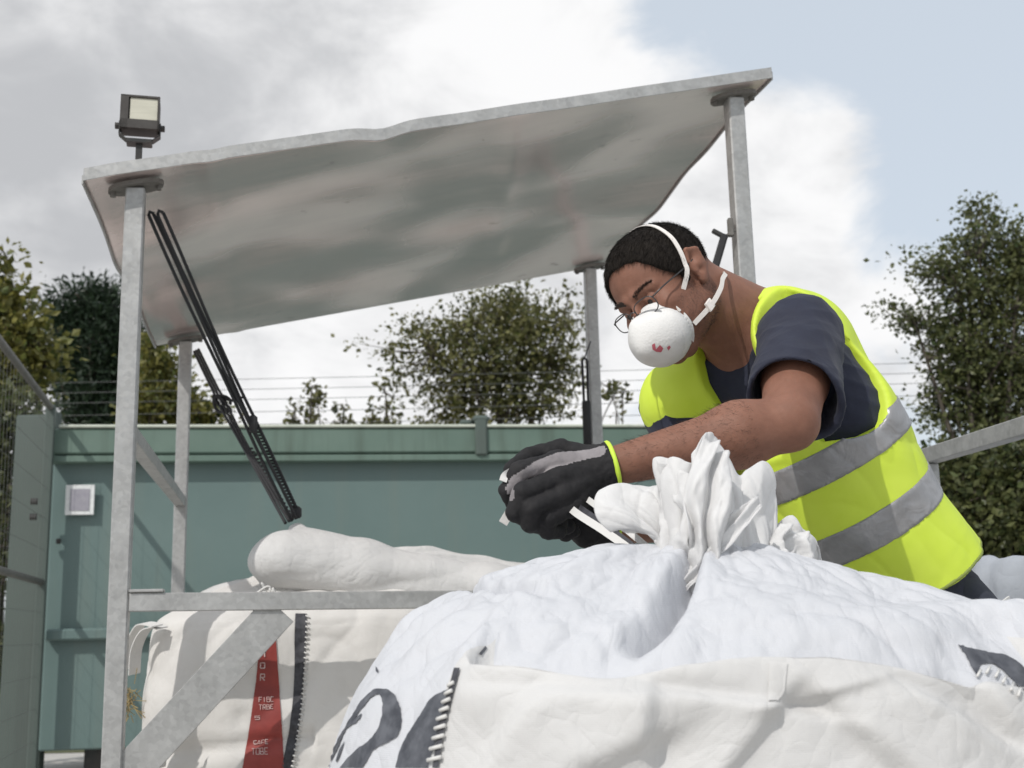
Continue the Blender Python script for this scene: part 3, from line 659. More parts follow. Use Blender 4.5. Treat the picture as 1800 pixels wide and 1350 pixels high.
M['ink_black'] = mat('black_print_ink', (.02, .02, .024), .6, var=(.06, .06, .07), vscale=60)
M['red_print'] = mat('red_printed_band', (.30, .045, .035), .55, var=(.20, .03, .025), vscale=9)
M['white_print'] = mat('white_print', (.62, .50, .48), .6, var=(.5, .3, .28), vscale=90)
M['webbing'] = mat('white_webbing', (.62, .61, .59), .7, bump=.0006, bscale=300)

def wrapd(a): return (a + math.pi) % (2 * math.pi) - math.pi
def sstep(a, b, x): t = np.clip((x - a) / (b - a), 0, 1); return t * t * (3 - 2 * t)
def smooth_prof(cp_, n):
    return np.array(crom([np.array(c, float) for c in cp_], n))
def bag_surface(c, a, b, yaw, profF, profS, wF, nth=520, nper=18, expo=2.7, disp=None):
    th = np.linspace(0, 2 * math.pi, nth, endpoint=False)
    pF = smooth_prof(profF, nper); pS = smooth_prof(profS, nper); m = len(pF)
    w_ = wF(th)[:, None]
    rho = w_ * pF[None, :, 0] + (1 - w_) * pS[None, :, 0]; z = w_ * pF[None, :, 1] + (1 - w_) * pS[None, :, 1]
    ct_, st_ = np.cos(th), np.sin(th); R_ = (np.abs(ct_) ** expo + np.abs(st_) ** expo) ** (-1 / expo)
    Rr = R_[:, None] * sstep(.15, .8, rho) + (1 - sstep(.15, .8, rho))
    x = rho * Rr * ct_[:, None] * a; y = rho * Rr * st_[:, None] * b
    cy_, sy_ = math.cos(yaw), math.sin(yaw)
    P = np.stack([c[0] + x * cy_ - y * sy_, c[1] + x * sy_ + y * cy_, z], -1)
    if disp is not None: P = disp(P, th, rho, w_)
    n_ = nth; idx = np.arange(n_ * m).reshape(n_, m); j = np.roll(idx, -1, 0)
    Fc = np.stack([idx[:, :-1], j[:, :-1], j[:, 1:], idx[:, 1:]], -1).reshape(-1, 4)
    return P, Fc, th
def gnormals(P):
    du = np.roll(P, -1, 0) - np.roll(P, 1, 0); dv = np.gradient(P, axis=1); n = np.cross(du, dv); return n / (np.linalg.norm(n, axis=-1, keepdims=True) + 1e-9)

# ---------------------------------------------------------------- the big front bag
BC = np.array([.27, 1.74]); BA, BB = .52, .42
profF = [(.70, .0), (.93, .015), (1.02, .20), (1.05, .45), (1.045, .68), (1.02, .83), (1.00, .895), (.975, .915), (.95, .898), (.925, .875), (.86, .905), (.74, .955), (.58, .990), (.40, 1.03), (.27, 1.050), (.20, 1.058)]
profS = [(.70, .0), (.95, .015), (1.05, .20), (1.09, .45), (1.05, .66), (.99, .80), (.93, .885), (.865, .930), (.79, .965), (.72, .990), (.65, 1.008), (.56, 1.026), (.47, 1.040), (.38, 1.050), (.27, 1.056), (.20, 1.058)]
def wF1(th):
    d = np.abs(wrapd(th + math.pi / 2 - .03)); return 1 - sstep(.62, .86, d)
def disp1(P, th, rho, w_):
    T = th[:, None] + 0 * rho
    P = P.copy()
    P[..., 2] += -.062 * np.maximum(0, np.cos(T - .55) * 1.0 + .1) * sstep(.0, .16, rho) * (1 - sstep(.62, .84, rho)) * (1 - .5 * w_)     # right rim stands higher
    P[..., 2] -= .045 * w_ * sstep(.1, .55, np.cos(T)) * sstep(.8, 1.0, rho) * sstep(.7, .9, P[..., 2])
    P[..., 2] -= .02 * w_ * np.exp(-((wrapd(T + math.pi / 2 + .33)) / .13) ** 2) * sstep(.6, .95, P[..., 2]) * sstep(.8, .97, rho)
    n = gnormals(P); X = np.stack([P[..., 0], P[..., 1], P[..., 2]], -1)
    top = sstep(.86, .93, X[..., 2]) * (1 - sstep(.93, 1.0, rho))
    h = .011 * fbm(X * 2.6, 2)
    gath = np.exp(-rho / .42)
    warp = 1.2 * perlin(np.stack([T * 0 + np.cos(T) * 1.4, np.sin(T) * 1.4, rho * 3], -1))
    h += top * .006 * gath * np.sin(T * 13 + warp * 5)
    Y_ = np.stack([np.cos(T) * 1.7 + X[..., 0] * 2, np.sin(T) * 1.7 + X[..., 1] * 2, rho * 2.2], -1)
    h += -.013 * top * (ridge(Y_ * .9, 2, .4, 5) - .7) * sstep(.15, .4, rho)
    h += .014 * (crumple(X * 3.6, 4, .46) - .4) * (.4 + .6 * top) + top * (.006 * (crumple(X * 9 + 3, 3, .5) - .4) - .005 * (ridge(Y_ * 2.2 + 5, 2, .5, 8) - .5))
    # long loose folds hanging in the front panel
    pan = w_ * (1 - sstep(.86, .91, X[..., 2]))
    ang = (X[..., 0] - .25) * 1.0; dz = .93 - X[..., 2]
    diag = np.stack([(ang * 1.0 + dz * .9) * 5, (ang - dz * .9) * 1.2, dz * 0], -1)
    diag2 = np.stack([(ang * 1.0 - dz * 1.1) * 5 + 7, (ang + dz) * 1.2, dz * 0], -1)
    h += pan * (.010 * np.abs(perlin(diag)) + .010 * np.abs(perlin(diag2)))
    for (ax_, ay_, bx_, by_, am_, wd_) in ((1130, 1165, 1120, 1300, .014, .03), (1120, 1300, 860, 1420, .020, .05), (1385, 1190, 1230, 1360, .014, .035), (1385, 1200, 1580, 1400, -.016, .04), (860, 1200, 1120, 1215, .010, .025), (1100, 1200, 1380, 1250, .012, .02), (1385, 1235, 1500, 1205, -.010, .02), (1700, 1230, 1790, 1380, -.016, .035), (940, 1190, 830, 1330, -.010, .03), (1560, 1210, 1760, 1330, .012, .03)):
        A2 = np.array(((ax_ - 900) * .000627, .95 - (ay_ - 1104) * .000627)); B2 = np.array(((bx_ - 900) * .000627, .95 - (by_ - 1104) * .000627)); D2 = B2 - A2; L2 = np.linalg.norm(D2); D2 /= L2
        rx = X[..., 0] - A2[0]; rz = X[..., 2] - A2[1]; al = rx * D2[0] + rz * D2[1]; sd_ = rx * D2[1] - rz * D2[0] + .006 * perlin(X * 9)
        h += pan * .95 * am_ * np.tanh(sd_ / (wd_ * .28)) * np.exp(-np.abs(sd_) / wd_) * np.exp(-(np.maximum(0, np.maximum(-al, al - L2)) / .05) ** 2)
    h += (1 - w_) * (1 - top) * .012 * np.abs(perlin(np.stack([T * 5, X[..., 2] * 2, X[..., 2] * 0], -1)))
    # groove of shade running from the spout to the front lip
    ga_ = math.atan2(-.30, -.075); h -= .065 * np.exp(-(wrapd(T - ga_ + .25 * (rho - .5)) / .055) ** 2) * sstep(.25, .4, rho) * (1 - sstep(.72, .86, rho)) * top
    # crease below the padded roll on the left
    h -= .022 * np.exp(-((rho - .655 - .03 * np.sin(T * 3)) / .02) ** 2) * (1 - w_) * sstep(-.2, .4, -np.cos(T) + .6 * np.sin(T))
    h += .010 * (1 - w_) * np.exp(-((rho - .80) / .07) ** 2) * np.sin(T * 24 + 3 * warp)
    return P + n * h[..., None]
P1, F1, th1 = bag_surface(BC, BA, BB, 0.0, profF, profS, wF1, 620, 20, 2.6, disp1)
bagA = thing('big_bag', 'overfull white bulk bag in the foreground with black swirl print on its side', 'bulk bag', (BC[0], BC[1], 0))
V1 = P1.reshape(-1, 3); nrm1 = gnormals(P1)
if (nrm1[:, 40] * (P1[:, 40] - np.array([BC[0], BC[1], .4]))).sum() < 0: F1 = F1[:, ::-1]
# faces above the front lip and on the padded roll use the whiter liner cloth
m1 = P1.shape[1]; fr_rho = None
zc = V1[F1].mean(1); dcen = np.hypot((zc[:, 0] - BC[0]) / BA, (zc[:, 1] - BC[1]) / BB); jcol = (np.arange(len(F1)) % (m1 - 1))
frontness = np.repeat(wF1(th1), m1 - 1)
inner = (jcol > 9.2 * 20) | ((frontness < .5) & (jcol > 4.6 * 20))
body = mk('body', V1, F1, None, bagA, mats=[M['fab'], M['fab_in']], mi=inner.astype(int))
BV = BVHTree.FromPolygons([Vector(v) for v in V1], [tuple(f) for f in F1])
def hit(px, py, bvh=None, off=.0016):
    r = ray(px, py).normalized(); h_ = (bvh or BV).ray_cast(Vector((0, 0, EYE)), r)
    if h_[0] is None: return None
    n = h_[1];
    if n.dot(r) > 0: n = -n
    return h_[0] + n * off
def decal(name, poly, mt, parent, bvh=None, step=4.0, off=.0016, holes=(), jitter=0):
    """ink printed on the cloth: a closed outline laid on the surface"""
    from random import Random
    rn = Random(len(poly)); 
    def dens(pl):
        out = []
        for i in range(len(pl)):
            a, b_ = Vector(pl[i]), Vector(pl[(i + 1) % len(pl)]); n = max(1, int((b_ - a).length / step))
            for k in range(n): q = a.lerp(b_, k / n); out.append((q.x + rn.uniform(-jitter, jitter), q.y + rn.uniform(-jitter, jitter)))
        return out
    pts = dens(poly); n0 = len(pts); edges = [(i, (i + 1) % n0) for i in range(n0)]; allp = list(pts)
    xs = [p[0] for p in pts]; ys = [p[1] for p in pts]
    def inside(x, y, pl):
        c = False; j = len(pl) - 1
        for i in range(len(pl)):
            if (pl[i][1] > y) != (pl[j][1] > y) and x < (pl[j][0] - pl[i][0]) * (y - pl[i][1]) / (pl[j][1] - pl[i][1]) + pl[i][0]: c = not c
            j = i
        return c
    y = min(ys) + step / 2
    while y < max(ys):
        x = min(xs) + step / 2
        while x < max(xs):
            if inside(x, y, pts): allp.append((x, y))
            x += step
        y += step
    res = delaunay_2d_cdt([Vector(p) for p in allp], edges, [], 1, 1e-4)
    hv = [hit(p.x, p.y, bvh, off) for p in res[0]]
    Fc = []
    for f in res[2]:
        if any(hv[i] is None for i in f): continue
        cx_ = sum(res[0][i].x for i in f) / len(f); cy_ = sum(res[0][i].y for i in f) / len(f)
        if not inside(cx_, cy_, pts) or any(inside(cx_, cy_, h_) for h_ in holes): continue
        if max((hv[f[i]] - hv[f[i - 1]]).length for i in range(len(f))) > .06: continue
        Fc.append(tuple(f))
    if not Fc: return None
    return mk(name, [tuple(v) if v is not None else (0, 0, 0) for v in hv], Fc, mt, parent)
def pspline(pts, n=6): 
    return [(p[0], p[1]) for p in crom([(x, y, 0) for x, y in pts], n)]
# the swirl
decal('swirl_print', pspline([(566, 1350), (590, 1310), (618, 1262), (640, 1228), (662, 1212), (684, 1214), (697, 1226), (706, 1250), (706, 1276), (698, 1296), (672, 1310), (655, 1322), (640, 1350)], 5)
      + pspline([(598, 1350), (628, 1318), (652, 1300), (668, 1276), (674, 1248), (672, 1226), (660, 1222), (646, 1236), (626, 1262), (632, 1258), (638, 1256), (628, 1270), (612, 1280), (600, 1304), (584, 1340), (578, 1350)], 5), M['ink'], bagA, jitter=.9)
decal('swirl_print', [(592, 1338), (598, 1318), (608, 1302), (603, 1318), (598, 1332), (594, 1340)], M['ink'], bagA)
decal('swirl_print', [(560, 1350), (563, 1334), (570, 1345), (576, 1350)], M['ink'], bagA)
decal('swirl_print', pspline([(696, 1350), (706, 1315), (722, 1285), (740, 1258), (756, 1232), (772, 1220), (796, 1212), (790, 1232), (778, 1262), (768, 1300), (758, 1330), (754, 1350)], 5), M['ink'], bagA, jitter=.6)
decal('swirl_print', pspline([(1684, 1134), (1720, 1144), (1764, 1152), (1790, 1166), (1815, 1190), (1830, 1230), (1800, 1216), (1778, 1196), (1758, 1176), (1738, 1166), (1722, 1172), (1716, 1188), (1702, 1162)], 4), M['ink'], bagA, jitter=1.2)
decal('ink_mark', [(840, 1150), (852, 1136), (856, 1140), (845, 1153)], M['ink'], bagA)
decal('ink_mark', [(662, 1172), (666, 1178), (666, 1184), (662, 1181)], M['ink'], bagA)
# black stitched seam with white stitches down the left edge of the front panel
seam = pspline([(806, 1176), (800, 1200), (793, 1225), (784, 1260), (776, 1300), (768, 1350)], 8)
def seamstrip(px0, wpx, mt, nm, parent, bvh=None, off=.003):
    poly = [(x - wpx, y) for x, y in px0] + [(x + wpx, y) for x, y in px0[::-1]]
    return decal(nm, poly, mt, parent, bvh, 3.0, off)
seamstrip(seam, 5, M['ink_black'], 'seam_tape', bagA)
sm_ = MB()
for i in range(len(seam) * 1):
    pass
tot = 0; stitch = []
yy = 1206
while yy < 1350:
    j = min(range(len(seam)), key=lambda k: abs(seam[k][1] - yy)); x = seam[j][0]; g_ = 1 + (yy - 1206) / 100
    a_ = hit(x - 5.5 * g_, yy + 3, off=.005); c_ = hit(x + 4.5 * g_, yy - 3, off=.005)
    if a_ and c_: sm_.tube([a_, c_], .0023, 6)
    yy += 13 + (yy - 1206) * .06
sm_.build('stitching', M['webbing'], bagA, smooth=True)
sm_ = MB()
for i, (x, y) in enumerate(((1722, 1182), (1737, 1176), (1753, 1182), (1766, 1192), (1779, 1204), (1791, 1214))):
    a_ = hit(x, y, off=.004); c_ = hit(x - 6, y + 12, off=.004)
    if a_ and c_: sm_.tube([a_, c_], .0016, 6)
if sm_.v: sm_.build('stitching', M['webbing'], bagA, smooth=True)
# patch of tape on the padded roll, and hem of the front lip
for poly in ():
    decal('tape_patch', poly, M['webbing'], bagA, step=6)
hem = MB(); hp = []
for px_, py_ in pspline([(822, 1176), (870, 1170), (940, 1186), (1010, 1178), (1090, 1160), (1130, 1158), (1220, 1164), (1330, 1172), (1420, 1180), (1520, 1194), (1620, 1206), (1710, 1216)], 5):
    q = hit(px_, py_ + 6, off=.001)
    if q: hp.append(q)
# folded webbing tab at the middle of the lip
decal('lip_tab', [(1352, 1164), (1384, 1166), (1378, 1214), (1366, 1232), (1350, 1234)], M['fab'], bagA, step=5, off=.002)

# ---------------------------------------------------------------- spout of the front bag
rim_px = [(1075, 938, 1.66), (1050, 912, 1.66), (1046, 884, 1.67), (1062, 862, 1.68), (1105, 852, 1.69), (1152, 850, 1.69), (1168, 838, 1.68), (1150, 806, 1.66), (1180, 800, 1.64), (1212, 815, 1.64), (1220, 792, 1.65), (1246, 757, 1.68), (1272, 778, 1.70),
          (1296, 830, 1.70), (1312, 826, 1.71), (1336, 816, 1.74), (1354, 828, 1.76), (1354, 870, 1.76), (1360, 918, 1.76), (1388, 914, 1.76), (1412, 930, 1.77), (1434, 944, 1.78), (1436, 985, 1.80), (1428, 1012, 1.82),
          (1400, 1000, 1.93), (1360, 950, 1.97), (1310, 905, 1.98), (1260, 880, 1.97), (1210, 885, 1.95), (1165, 905, 1.90), (1130, 925, 1.82), (1105, 935, 1.75)]
rim = np.array(crom([HA(*p) for p in rim_px] + [HA(*rim_px[0])], 14))[:-1]
RPX = np.array(crom([(p[0], 0, 0) for p in rim_px] + [(rim_px[0][0], 0, 0)], 14))[:-1, 0]; nt_ = len(rim); tt_ = np.arange(nt_) / nt_
base_px = [(1150, 1040, 1.68), (1152, 1042, 1.67), (1155, 1045, 1.66), (1158, 1048, 1.65), (1163, 1050, 1.64), (1170, 1052, 1.64), (1180, 1053, 1.63), (1192, 1054, 1.62), (1210, 1052, 1.62), (1228, 1052, 1.62), (1246, 1050, 1.62), (1268, 1048, 1.62), (1290, 1046, 1.63),
           (1312, 1044, 1.64), (1330, 1042, 1.65), (1348, 1040, 1.66), (1364, 1038, 1.68), (1380, 1036, 1.70), (1392, 1034, 1.72), (1404, 1032, 1.74), (1412, 1031, 1.77), (1416, 1030, 1.80), (1414, 1030, 1.84), (1408, 1028, 1.87),
           (1390, 1028, 1.90), (1350, 1025, 1.93), (1310, 1022, 1.94), (1270, 1020, 1.93), (1235, 1020, 1.90), (1200, 1025, 1.85), (1175, 1030, 1.79), (1160, 1036, 1.73)]
base = np.array(crom([HA(*p) for p in base_px] + [HA(*base_px[0])], 14))[:-1]
nv = 90; vv = np.linspace(-.12, 1, nv)
cen = HA(1285, 960, 1.79)
G_ = np.zeros((nt_, nv, 3))
for j, v in enumerate(vv):
    vb = max(v, 0)
    lobe = sstep(1185, 1130, RPX)[:, None] * np.ones((1, 3)); Cm = lobe * HA(1176, 915, 1.65) + (1 - lobe) * (base + rim) / 2
    C1 = lobe * HA(1196, 985, 1.66) + (1 - lobe) * (base * .67 + rim * .33); C2 = lobe * (HA(1176, 905, 1.66) * .6 + (rim * .5 + HA(1176, 905, 1.66) * .5) * .4) + (1 - lobe) * (base * .33 + rim * .67)
    Pm = base * (1 - vb) ** 3 + C1 * 3 * vb * (1 - vb) ** 2 + C2 * 3 * vb ** 2 * (1 - vb) + rim * vb ** 3
    out = Pm - cen; out[:, 2] *= .2; out /= np.linalg.norm(out, axis=1)[:, None]
    Pm = Pm + out * (.030 * math.sin(math.pi * min(vb, 1)) )[..., None] if False else Pm + out * (.028 * math.sin(math.pi * vb) - .03 * math.sin(math.pi * vb) ** 2)
    if v < 0: Pm = base + np.array([0, 0, v * .4])
    G_[:, j] = Pm
nn = np.cross(np.roll(G_, -1, 0) - np.roll(G_, 1, 0), np.gradient(G_, axis=1)); nn /= np.linalg.norm(nn, axis=-1, keepdims=True) + 1e-9
TT = np.broadcast_to(tt_[:, None], (nt_, nv)); VV = np.broadcast_to(vv[None], (nt_, nv)); cT, sT = np.cos(2 * math.pi * TT), np.sin(2 * math.pi * TT)
ph = perlin(np.stack([cT * 1.6, sT * 1.6, VV * 1.3], -1)) * 5
am = sstep(-.05, .25, VV) * (1 - .25 * VV)
h = am * (.007 * (2 / math.pi) * np.arcsin(np.sin(2 * math.pi * TT * 7 + ph * 1.2)) + .0012 * np.sin(2 * math.pi * TT * 23 - ph * 2))
h += am * -.013 * (ridge(np.stack([cT * 2.1 + ph * .04, sT * 2.1, VV * .8], -1), 2, .4, 6) - .6)
h += (.009 * crumple(G_ * (7, 7, 3.5), 3, .4) - .0045 * (ridge(G_ * (16, 16, 7) + 3, 2, .5, 9) - .5)) * am
G_ = G_ + nn * h[..., None]
idx = np.arange(nt_ * nv).reshape(nt_, nv); j = np.roll(idx, -1, 0); Fs = np.stack([idx[:, :-1], j[:, :-1], j[:, 1:], idx[:, 1:]], -1).reshape(-1, 4)
M['fab_sp'] = fabric('thin_white_spout_cloth', (.86, .855, .85), (.82, .815, .81), tr=.42, foldscale=9, bumpd=.0035, stretch=(1, 1, .5))
sp = mk('spout', G_.reshape(-1, 3), Fs, M['fab_sp'], bagA)
solidify(sp, .0012, 0); mod_apply(sp)
for p in sp.data.polygons: p.use_smooth = True
# inner folded leaf of cloth standing inside the spout, crossing diagonally
def ribbon_cloth(A_, B_, mt, nm, parent, nu=60, nvv=30, amp=.012, seed=0, k=5):
    """cloth sheet between two edge curves with pleats"""
    A_ = np.array(crom([HA(*p) for p in A_], 12)); B_ = np.array(crom([HA(*p) for p in B_], 12))
    ia = np.linspace(0, len(A_) - 1, nu); ib = np.linspace(0, len(B_) - 1, nu)
    g = lambda C_, i: np.stack([np.interp(i, np.arange(len(C_)), C_[:, q]) for q in range(3)], -1)
    a_, b_ = g(A_, ia), g(B_, ib); v = np.linspace(0, 1, nvv)[None, :, None]; S_ = a_[:, None] * (1 - v) + b_[:, None] * v
    n_ = np.cross(np.gradient(S_, axis=0), np.gradient(S_, axis=1)); n_ /= np.linalg.norm(n_, axis=-1, keepdims=True) + 1e-9
    U_ = np.linspace(0, 1, nu)[:, None] + 0 * v[..., 0]; V_ = v[..., 0] + 0 * U_
    p_ = perlin(np.stack([U_ * 3 + seed, V_ * 2, U_ * 0 + seed], -1))
    hh = amp * np.sin(2 * math.pi * (V_ * k * .5 + p_ * 1.2 + U_ * .3)) + amp * 1.2 * crumple(np.stack([U_ * 4 + seed, V_ * 3, U_ * 0], -1), 3) 
    S_ = S_ + n_ * hh[..., None]
    idx = np.arange(nu * nvv).reshape(nu, nvv); Fq = np.stack([idx[:-1, :-1], idx[1:, :-1], idx[1:, 1:], idx[:-1, 1:]], -1).reshape(-1, 4)
    o = mk(nm, S_.reshape(-1, 3), Fq, mt, parent); solidify(o, .0012, 0); mod_apply(o)
    for p in o.data.polygons: p.use_smooth = True
    return o
ribbon_cloth([(1165, 1062, 1.60), (1200, 1000, 1.60), (1260, 930, 1.61), (1325, 868, 1.63)], [(1188, 1060, 1.595), (1232, 1008, 1.585), (1292, 942, 1.595), (1340, 884, 1.62)], M['fab_sp'], 'spout_fold', sp, amp=.006, seed=2, k=2)
ribbon_cloth([(1150, 1010, 1.655), (1148, 960, 1.66), (1158, 900, 1.67), (1150, 806, 1.66)], [(1195, 1050, 1.62), (1205, 980, 1.60), (1215, 905, 1.60), (1222, 838, 1.62)], M['fab_sp'], 'spout_fold', sp, amp=.010, seed=6, k=4)
ribbon_cloth([(1196, 1040, 1.61), (1212, 960, 1.59), (1205, 860, 1.60), (1246, 758, 1.64)], [(1265, 1046, 1.60), (1268, 960, 1.585), (1290, 880, 1.60), (1292, 815, 1.64)], M['fab_sp'], 'spout_fold', sp, amp=.010, seed=9, k=4)
ribbon_cloth([(1352, 1040, 1.65), (1364, 985, 1.66), (1362, 950, 1.68), (1380, 916, 1.70)], [(1420, 1026, 1.72), (1430, 1010, 1.71), (1437, 975, 1.71), (1432, 945, 1.72)], M['fab_sp'], 'spout_fold', sp, amp=.009, seed=12, k=4)

# ---------------------------------------------------------------- the bag inside the frame
bc = Q(.52, .62, 0)
profB = [(.8, .12), (.95, .13), (1.0, .25), (1.03, .5), (1.02, .75), (1.0, .93), (.985, .975), (.95, 1.0), (.85, 1.03), (.65, 1.075), (.45, 1.11), (.28, 1.15), (.2, 1.19)]
def dispB(P, th, rho, w_):
    n = gnormals(P); T = th[:, None] + 0 * rho; X = P
    h = .02 * fbm(X * 2.2, 2) + .022 * crumple(X * 3.6, 3, .45) - .014 * (ridge(X * 2.4 + 4, 2, .5, 9) - .5)
    h += .012 * np.abs(perlin(np.stack([np.cos(T) * 4, np.sin(T) * 4, X[..., 2] * 1.5], -1))) - .02 * np.exp(-((X[..., 2] - .66 - .02 * np.sin(T * 3)) / .02) ** 2) * (np.cos(T) < -.05)
    return P + n * h[..., None]
PB, FB, thB = bag_surface((bc.x, bc.y), .465, .46, .19, profB, profB, lambda t: t * 0, 420, 16, 6.0, dispB)
bagB = thing('big_bag', 'dusty bulk bag with red printed band hanging inside the filling frame', 'bulk bag', (bc.x, bc.y, 0))
bo = mk('body', PB.reshape(-1, 3), FB[:, ::-1], M['fab_old'], bagB)
BVB = BVHTree.FromPolygons([Vector(v) for v in PB.reshape(-1, 3)], [tuple(f) for f in FB])
decal('red_band', [(456, 1096), (478, 1092), (484, 1112), (490, 1200), (497, 1300), (499, 1352), (426, 1352), (440, 1270), (452, 1180), (456, 1120)], M['red_print'], bagB, BVB, 6, .004)
decal('black_hem', [(456, 1094), (482, 1088), (484, 1108), (470, 1106), (456, 1116)], M['ink_black'], bagB, BVB, 5, .006)
def textpx(s, x0, y0, h_, w_, slant=0):
    """block letters, each a set of strokes in photo pixels"""
    ST = {'I': [((.5, 0), (.5, 1))], 'O': [((0, 0), (1, 0)), ((1, 0), (1, 1)), ((1, 1), (0, 1)), ((0, 1), (0, 0))], 'E': [((0, 0), (0, 1)), ((0, 0), (1, 0)), ((0, .5), (.8, .5)), ((0, 1), (1, 1))],
          'B': [((0, 0), (0, 1)), ((0, 0), (.8, 0)), ((.8, 0), (.8, .5)), ((0, .5), (1, .5)), ((1, .5), (1, 1)), ((0, 1), (1, 1))], 'A': [((0, 1), (.5, 0)), ((.5, 0), (1, 1)), ((.2, .6), (.8, .6))],
          'G': [((1, 0), (0, 0)), ((0, 0), (0, 1)), ((0, 1), (1, 1)), ((1, 1), (1, .55)), ((1, .55), (.5, .55))], 'S': [((1, 0), (0, 0)), ((0, 0), (0, .5)), ((0, .5), (1, .5)), ((1, .5), (1, 1)), ((1, 1), (0, 1))],
          'R': [((0, 0), (0, 1)), ((0, 0), (1, 0)), ((1, 0), (1, .5)), ((1, .5), (0, .5)), ((.4, .5), (1, 1))], 'T': [((0, 0), (1, 0)), ((.5, 0), (.5, 1))], 'N': [((0, 1), (0, 0)), ((0, 0), (1, 1)), ((1, 1), (1, 0))], 'F': [((0, 0), (0, 1)), ((0, 0), (1, 0)), ((0, .5), (.8, .5))],
          'C': [((1, 0), (0, 0)), ((0, 0), (0, 1)), ((0, 1), (1, 1))], '1': [((.5, 0), (.5, 1)), ((.2, .2), (.5, 0))], '0': [((0, 0), (1, 0)), ((1, 0), (1, 1)), ((1, 1), (0, 1)), ((0, 1), (0, 0))]}
    segs = []
    for i, ch in enumerate(s):
        for (a, b_) in ST.get(ch, []):
            ox = x0 + i * w_ * 1.35; segs.append(((ox + a[0] * w_, y0 + a[1] * h_ - i * slant), (ox + b_[0] * w_, y0 + b_[1] * h_ - i * slant)))
    return segs
for args in (('I', 462, 1142, 13, 6, 0), ('O', 458, 1165, 9, 7, 0), ('R', 458, 1184, 11, 7, 0), ('FIBC', 455, 1226, 8, 5, .3), ('TRBE', 455, 1239, 8, 5, .3), ('S', 448, 1258, 7, 9, 0), ('SAFE', 446, 1302, 9, 5, .4), ('TOBE', 443, 1318, 9, 5.5, .4)):
    tx = MB()
    for a, c in textpx(*args):
        A_, C_ = hit(*a, BVB, .0065), hit(*c, BVB, .0065)
        if A_ and C_: tx.beam(A_, C_, .0016 if args[0] not in 'IOR' else .0028, .001, up=Vector((0, -1, .01)), bev=0)
    if tx.v: tx.build('lettering', M['white_print'], bagB)
decal('corner_seam', pspline([(519, 1080), (517, 1130), (518, 1180), (514, 1240), (505, 1300), (494, 1352)], 4) + pspline([(512, 1352), (522, 1300), (531, 1240), (535, 1180), (538, 1130), (540, 1080)], 4), M['ink_black'], bagB, BVB, 6, .004)
st = MB()
yy = 1084
while yy < 1350:
    x_ = float(np.interp(yy, [1080, 1130, 1180, 1240, 1300, 1352], [540, 538, 536, 531, 522, 512])); a_ = hit(x_ - 2, yy, BVB, .006); c_ = hit(x_ + 5, yy + 3, BVB, .003)
    if a_ and c_: st.tube([a_, c_], .0022, 6)
    yy += 9
st.build('seam_stitching', M['webbing'], bagB, smooth=True)
# webbing loops at the left corner
for pts in ([(228, 1175, 3.42), (232, 1130, 3.40), (246, 1100, 3.36), (262, 1096, 3.33), (285, 1104, 3.30)], [(236, 1185, 3.36), (240, 1140, 3.34), (256, 1108, 3.30), (276, 1100, 3.28)], [(280, 1350, 3.24), (286, 1322, 3.22), (306, 1298, 3.20), (322, 1290, 3.22)], [(262, 1350, 3.24), (270, 1326, 3.22), (300, 1296, 3.21)]):
    c_ = crom([H(*p) for p in pts], 6); b = MB(); b.strip(c_, Vector((.012, .012, .003)), .003); b.build('lifting_loop', M['webbing'], bagB)
M['straw'] = mat('straw_fibre', (.35, .27, .12), .8, var=(.2, .15, .07), vscale=40)
b = MB(); rn = random.Random(4)
for _ in range(70):
    p = H(224 + rn.gauss(0, 6), 1232 + rn.gauss(0, 14), 3.36); b.tube([p, p + Vector((rn.gauss(0, .02), rn.gauss(0, .015), rn.gauss(0, .022)))], .0012, 4)
b.build('frayed_fibre', M['straw'], bagB)
# the spout of this bag lies over the rail like a pillow
def fB(P):
    d = cap(P, HA(505, 985, 3.52), HA(640, 1010, 3.56), .085, .088)
    d = smin(d, cap(P, HA(640, 1005, 3.56), HA(860, 1040, 3.60), .085, .070), .04)
    d = smin(d, cap(P, HA(860, 1035, 3.60), HA(1100, 1060, 3.62), .070, .05), .04)
    d = smin(d, cap(P, HA(522, 940, 3.61), HA(560, 985, 3.56), .036, .080), .05)
    d = smin(d, ell(P, HA(497, 985, 3.52), (.10, .09, .072)), .03)
    d = smin(d, cap(P, HA(480, 1035, 3.55), HA(520, 1070, 3.55), .03, .05), .04)
    return d
Vs, Fs_ = surf(fB, HA(400, 1130, 3.3), (float(H(1180, 900, 3.8).x), 3.85, 1.45), .008)
ns_ = vnormals(Vs, Fs_); X = Vs.copy(); X2 = np.stack([X[:, 0] * 2.2 + X[:, 2] * 1.5, X[:, 1] * 4, X[:, 2] * 6], -1)
X3 = X2 * (.55, 1, 1); hh = .011 * crumple(X3, 3, .45) - .010 * (ridge(X3 * .7 + 8, 2, .45, 7) - .6) + .012 * fbm(X * 3.5, 2)
Vs = Vs + ns_ * hh[:, None]
o = mk('spout', Vs, Fs_, M['fab'], bagB)
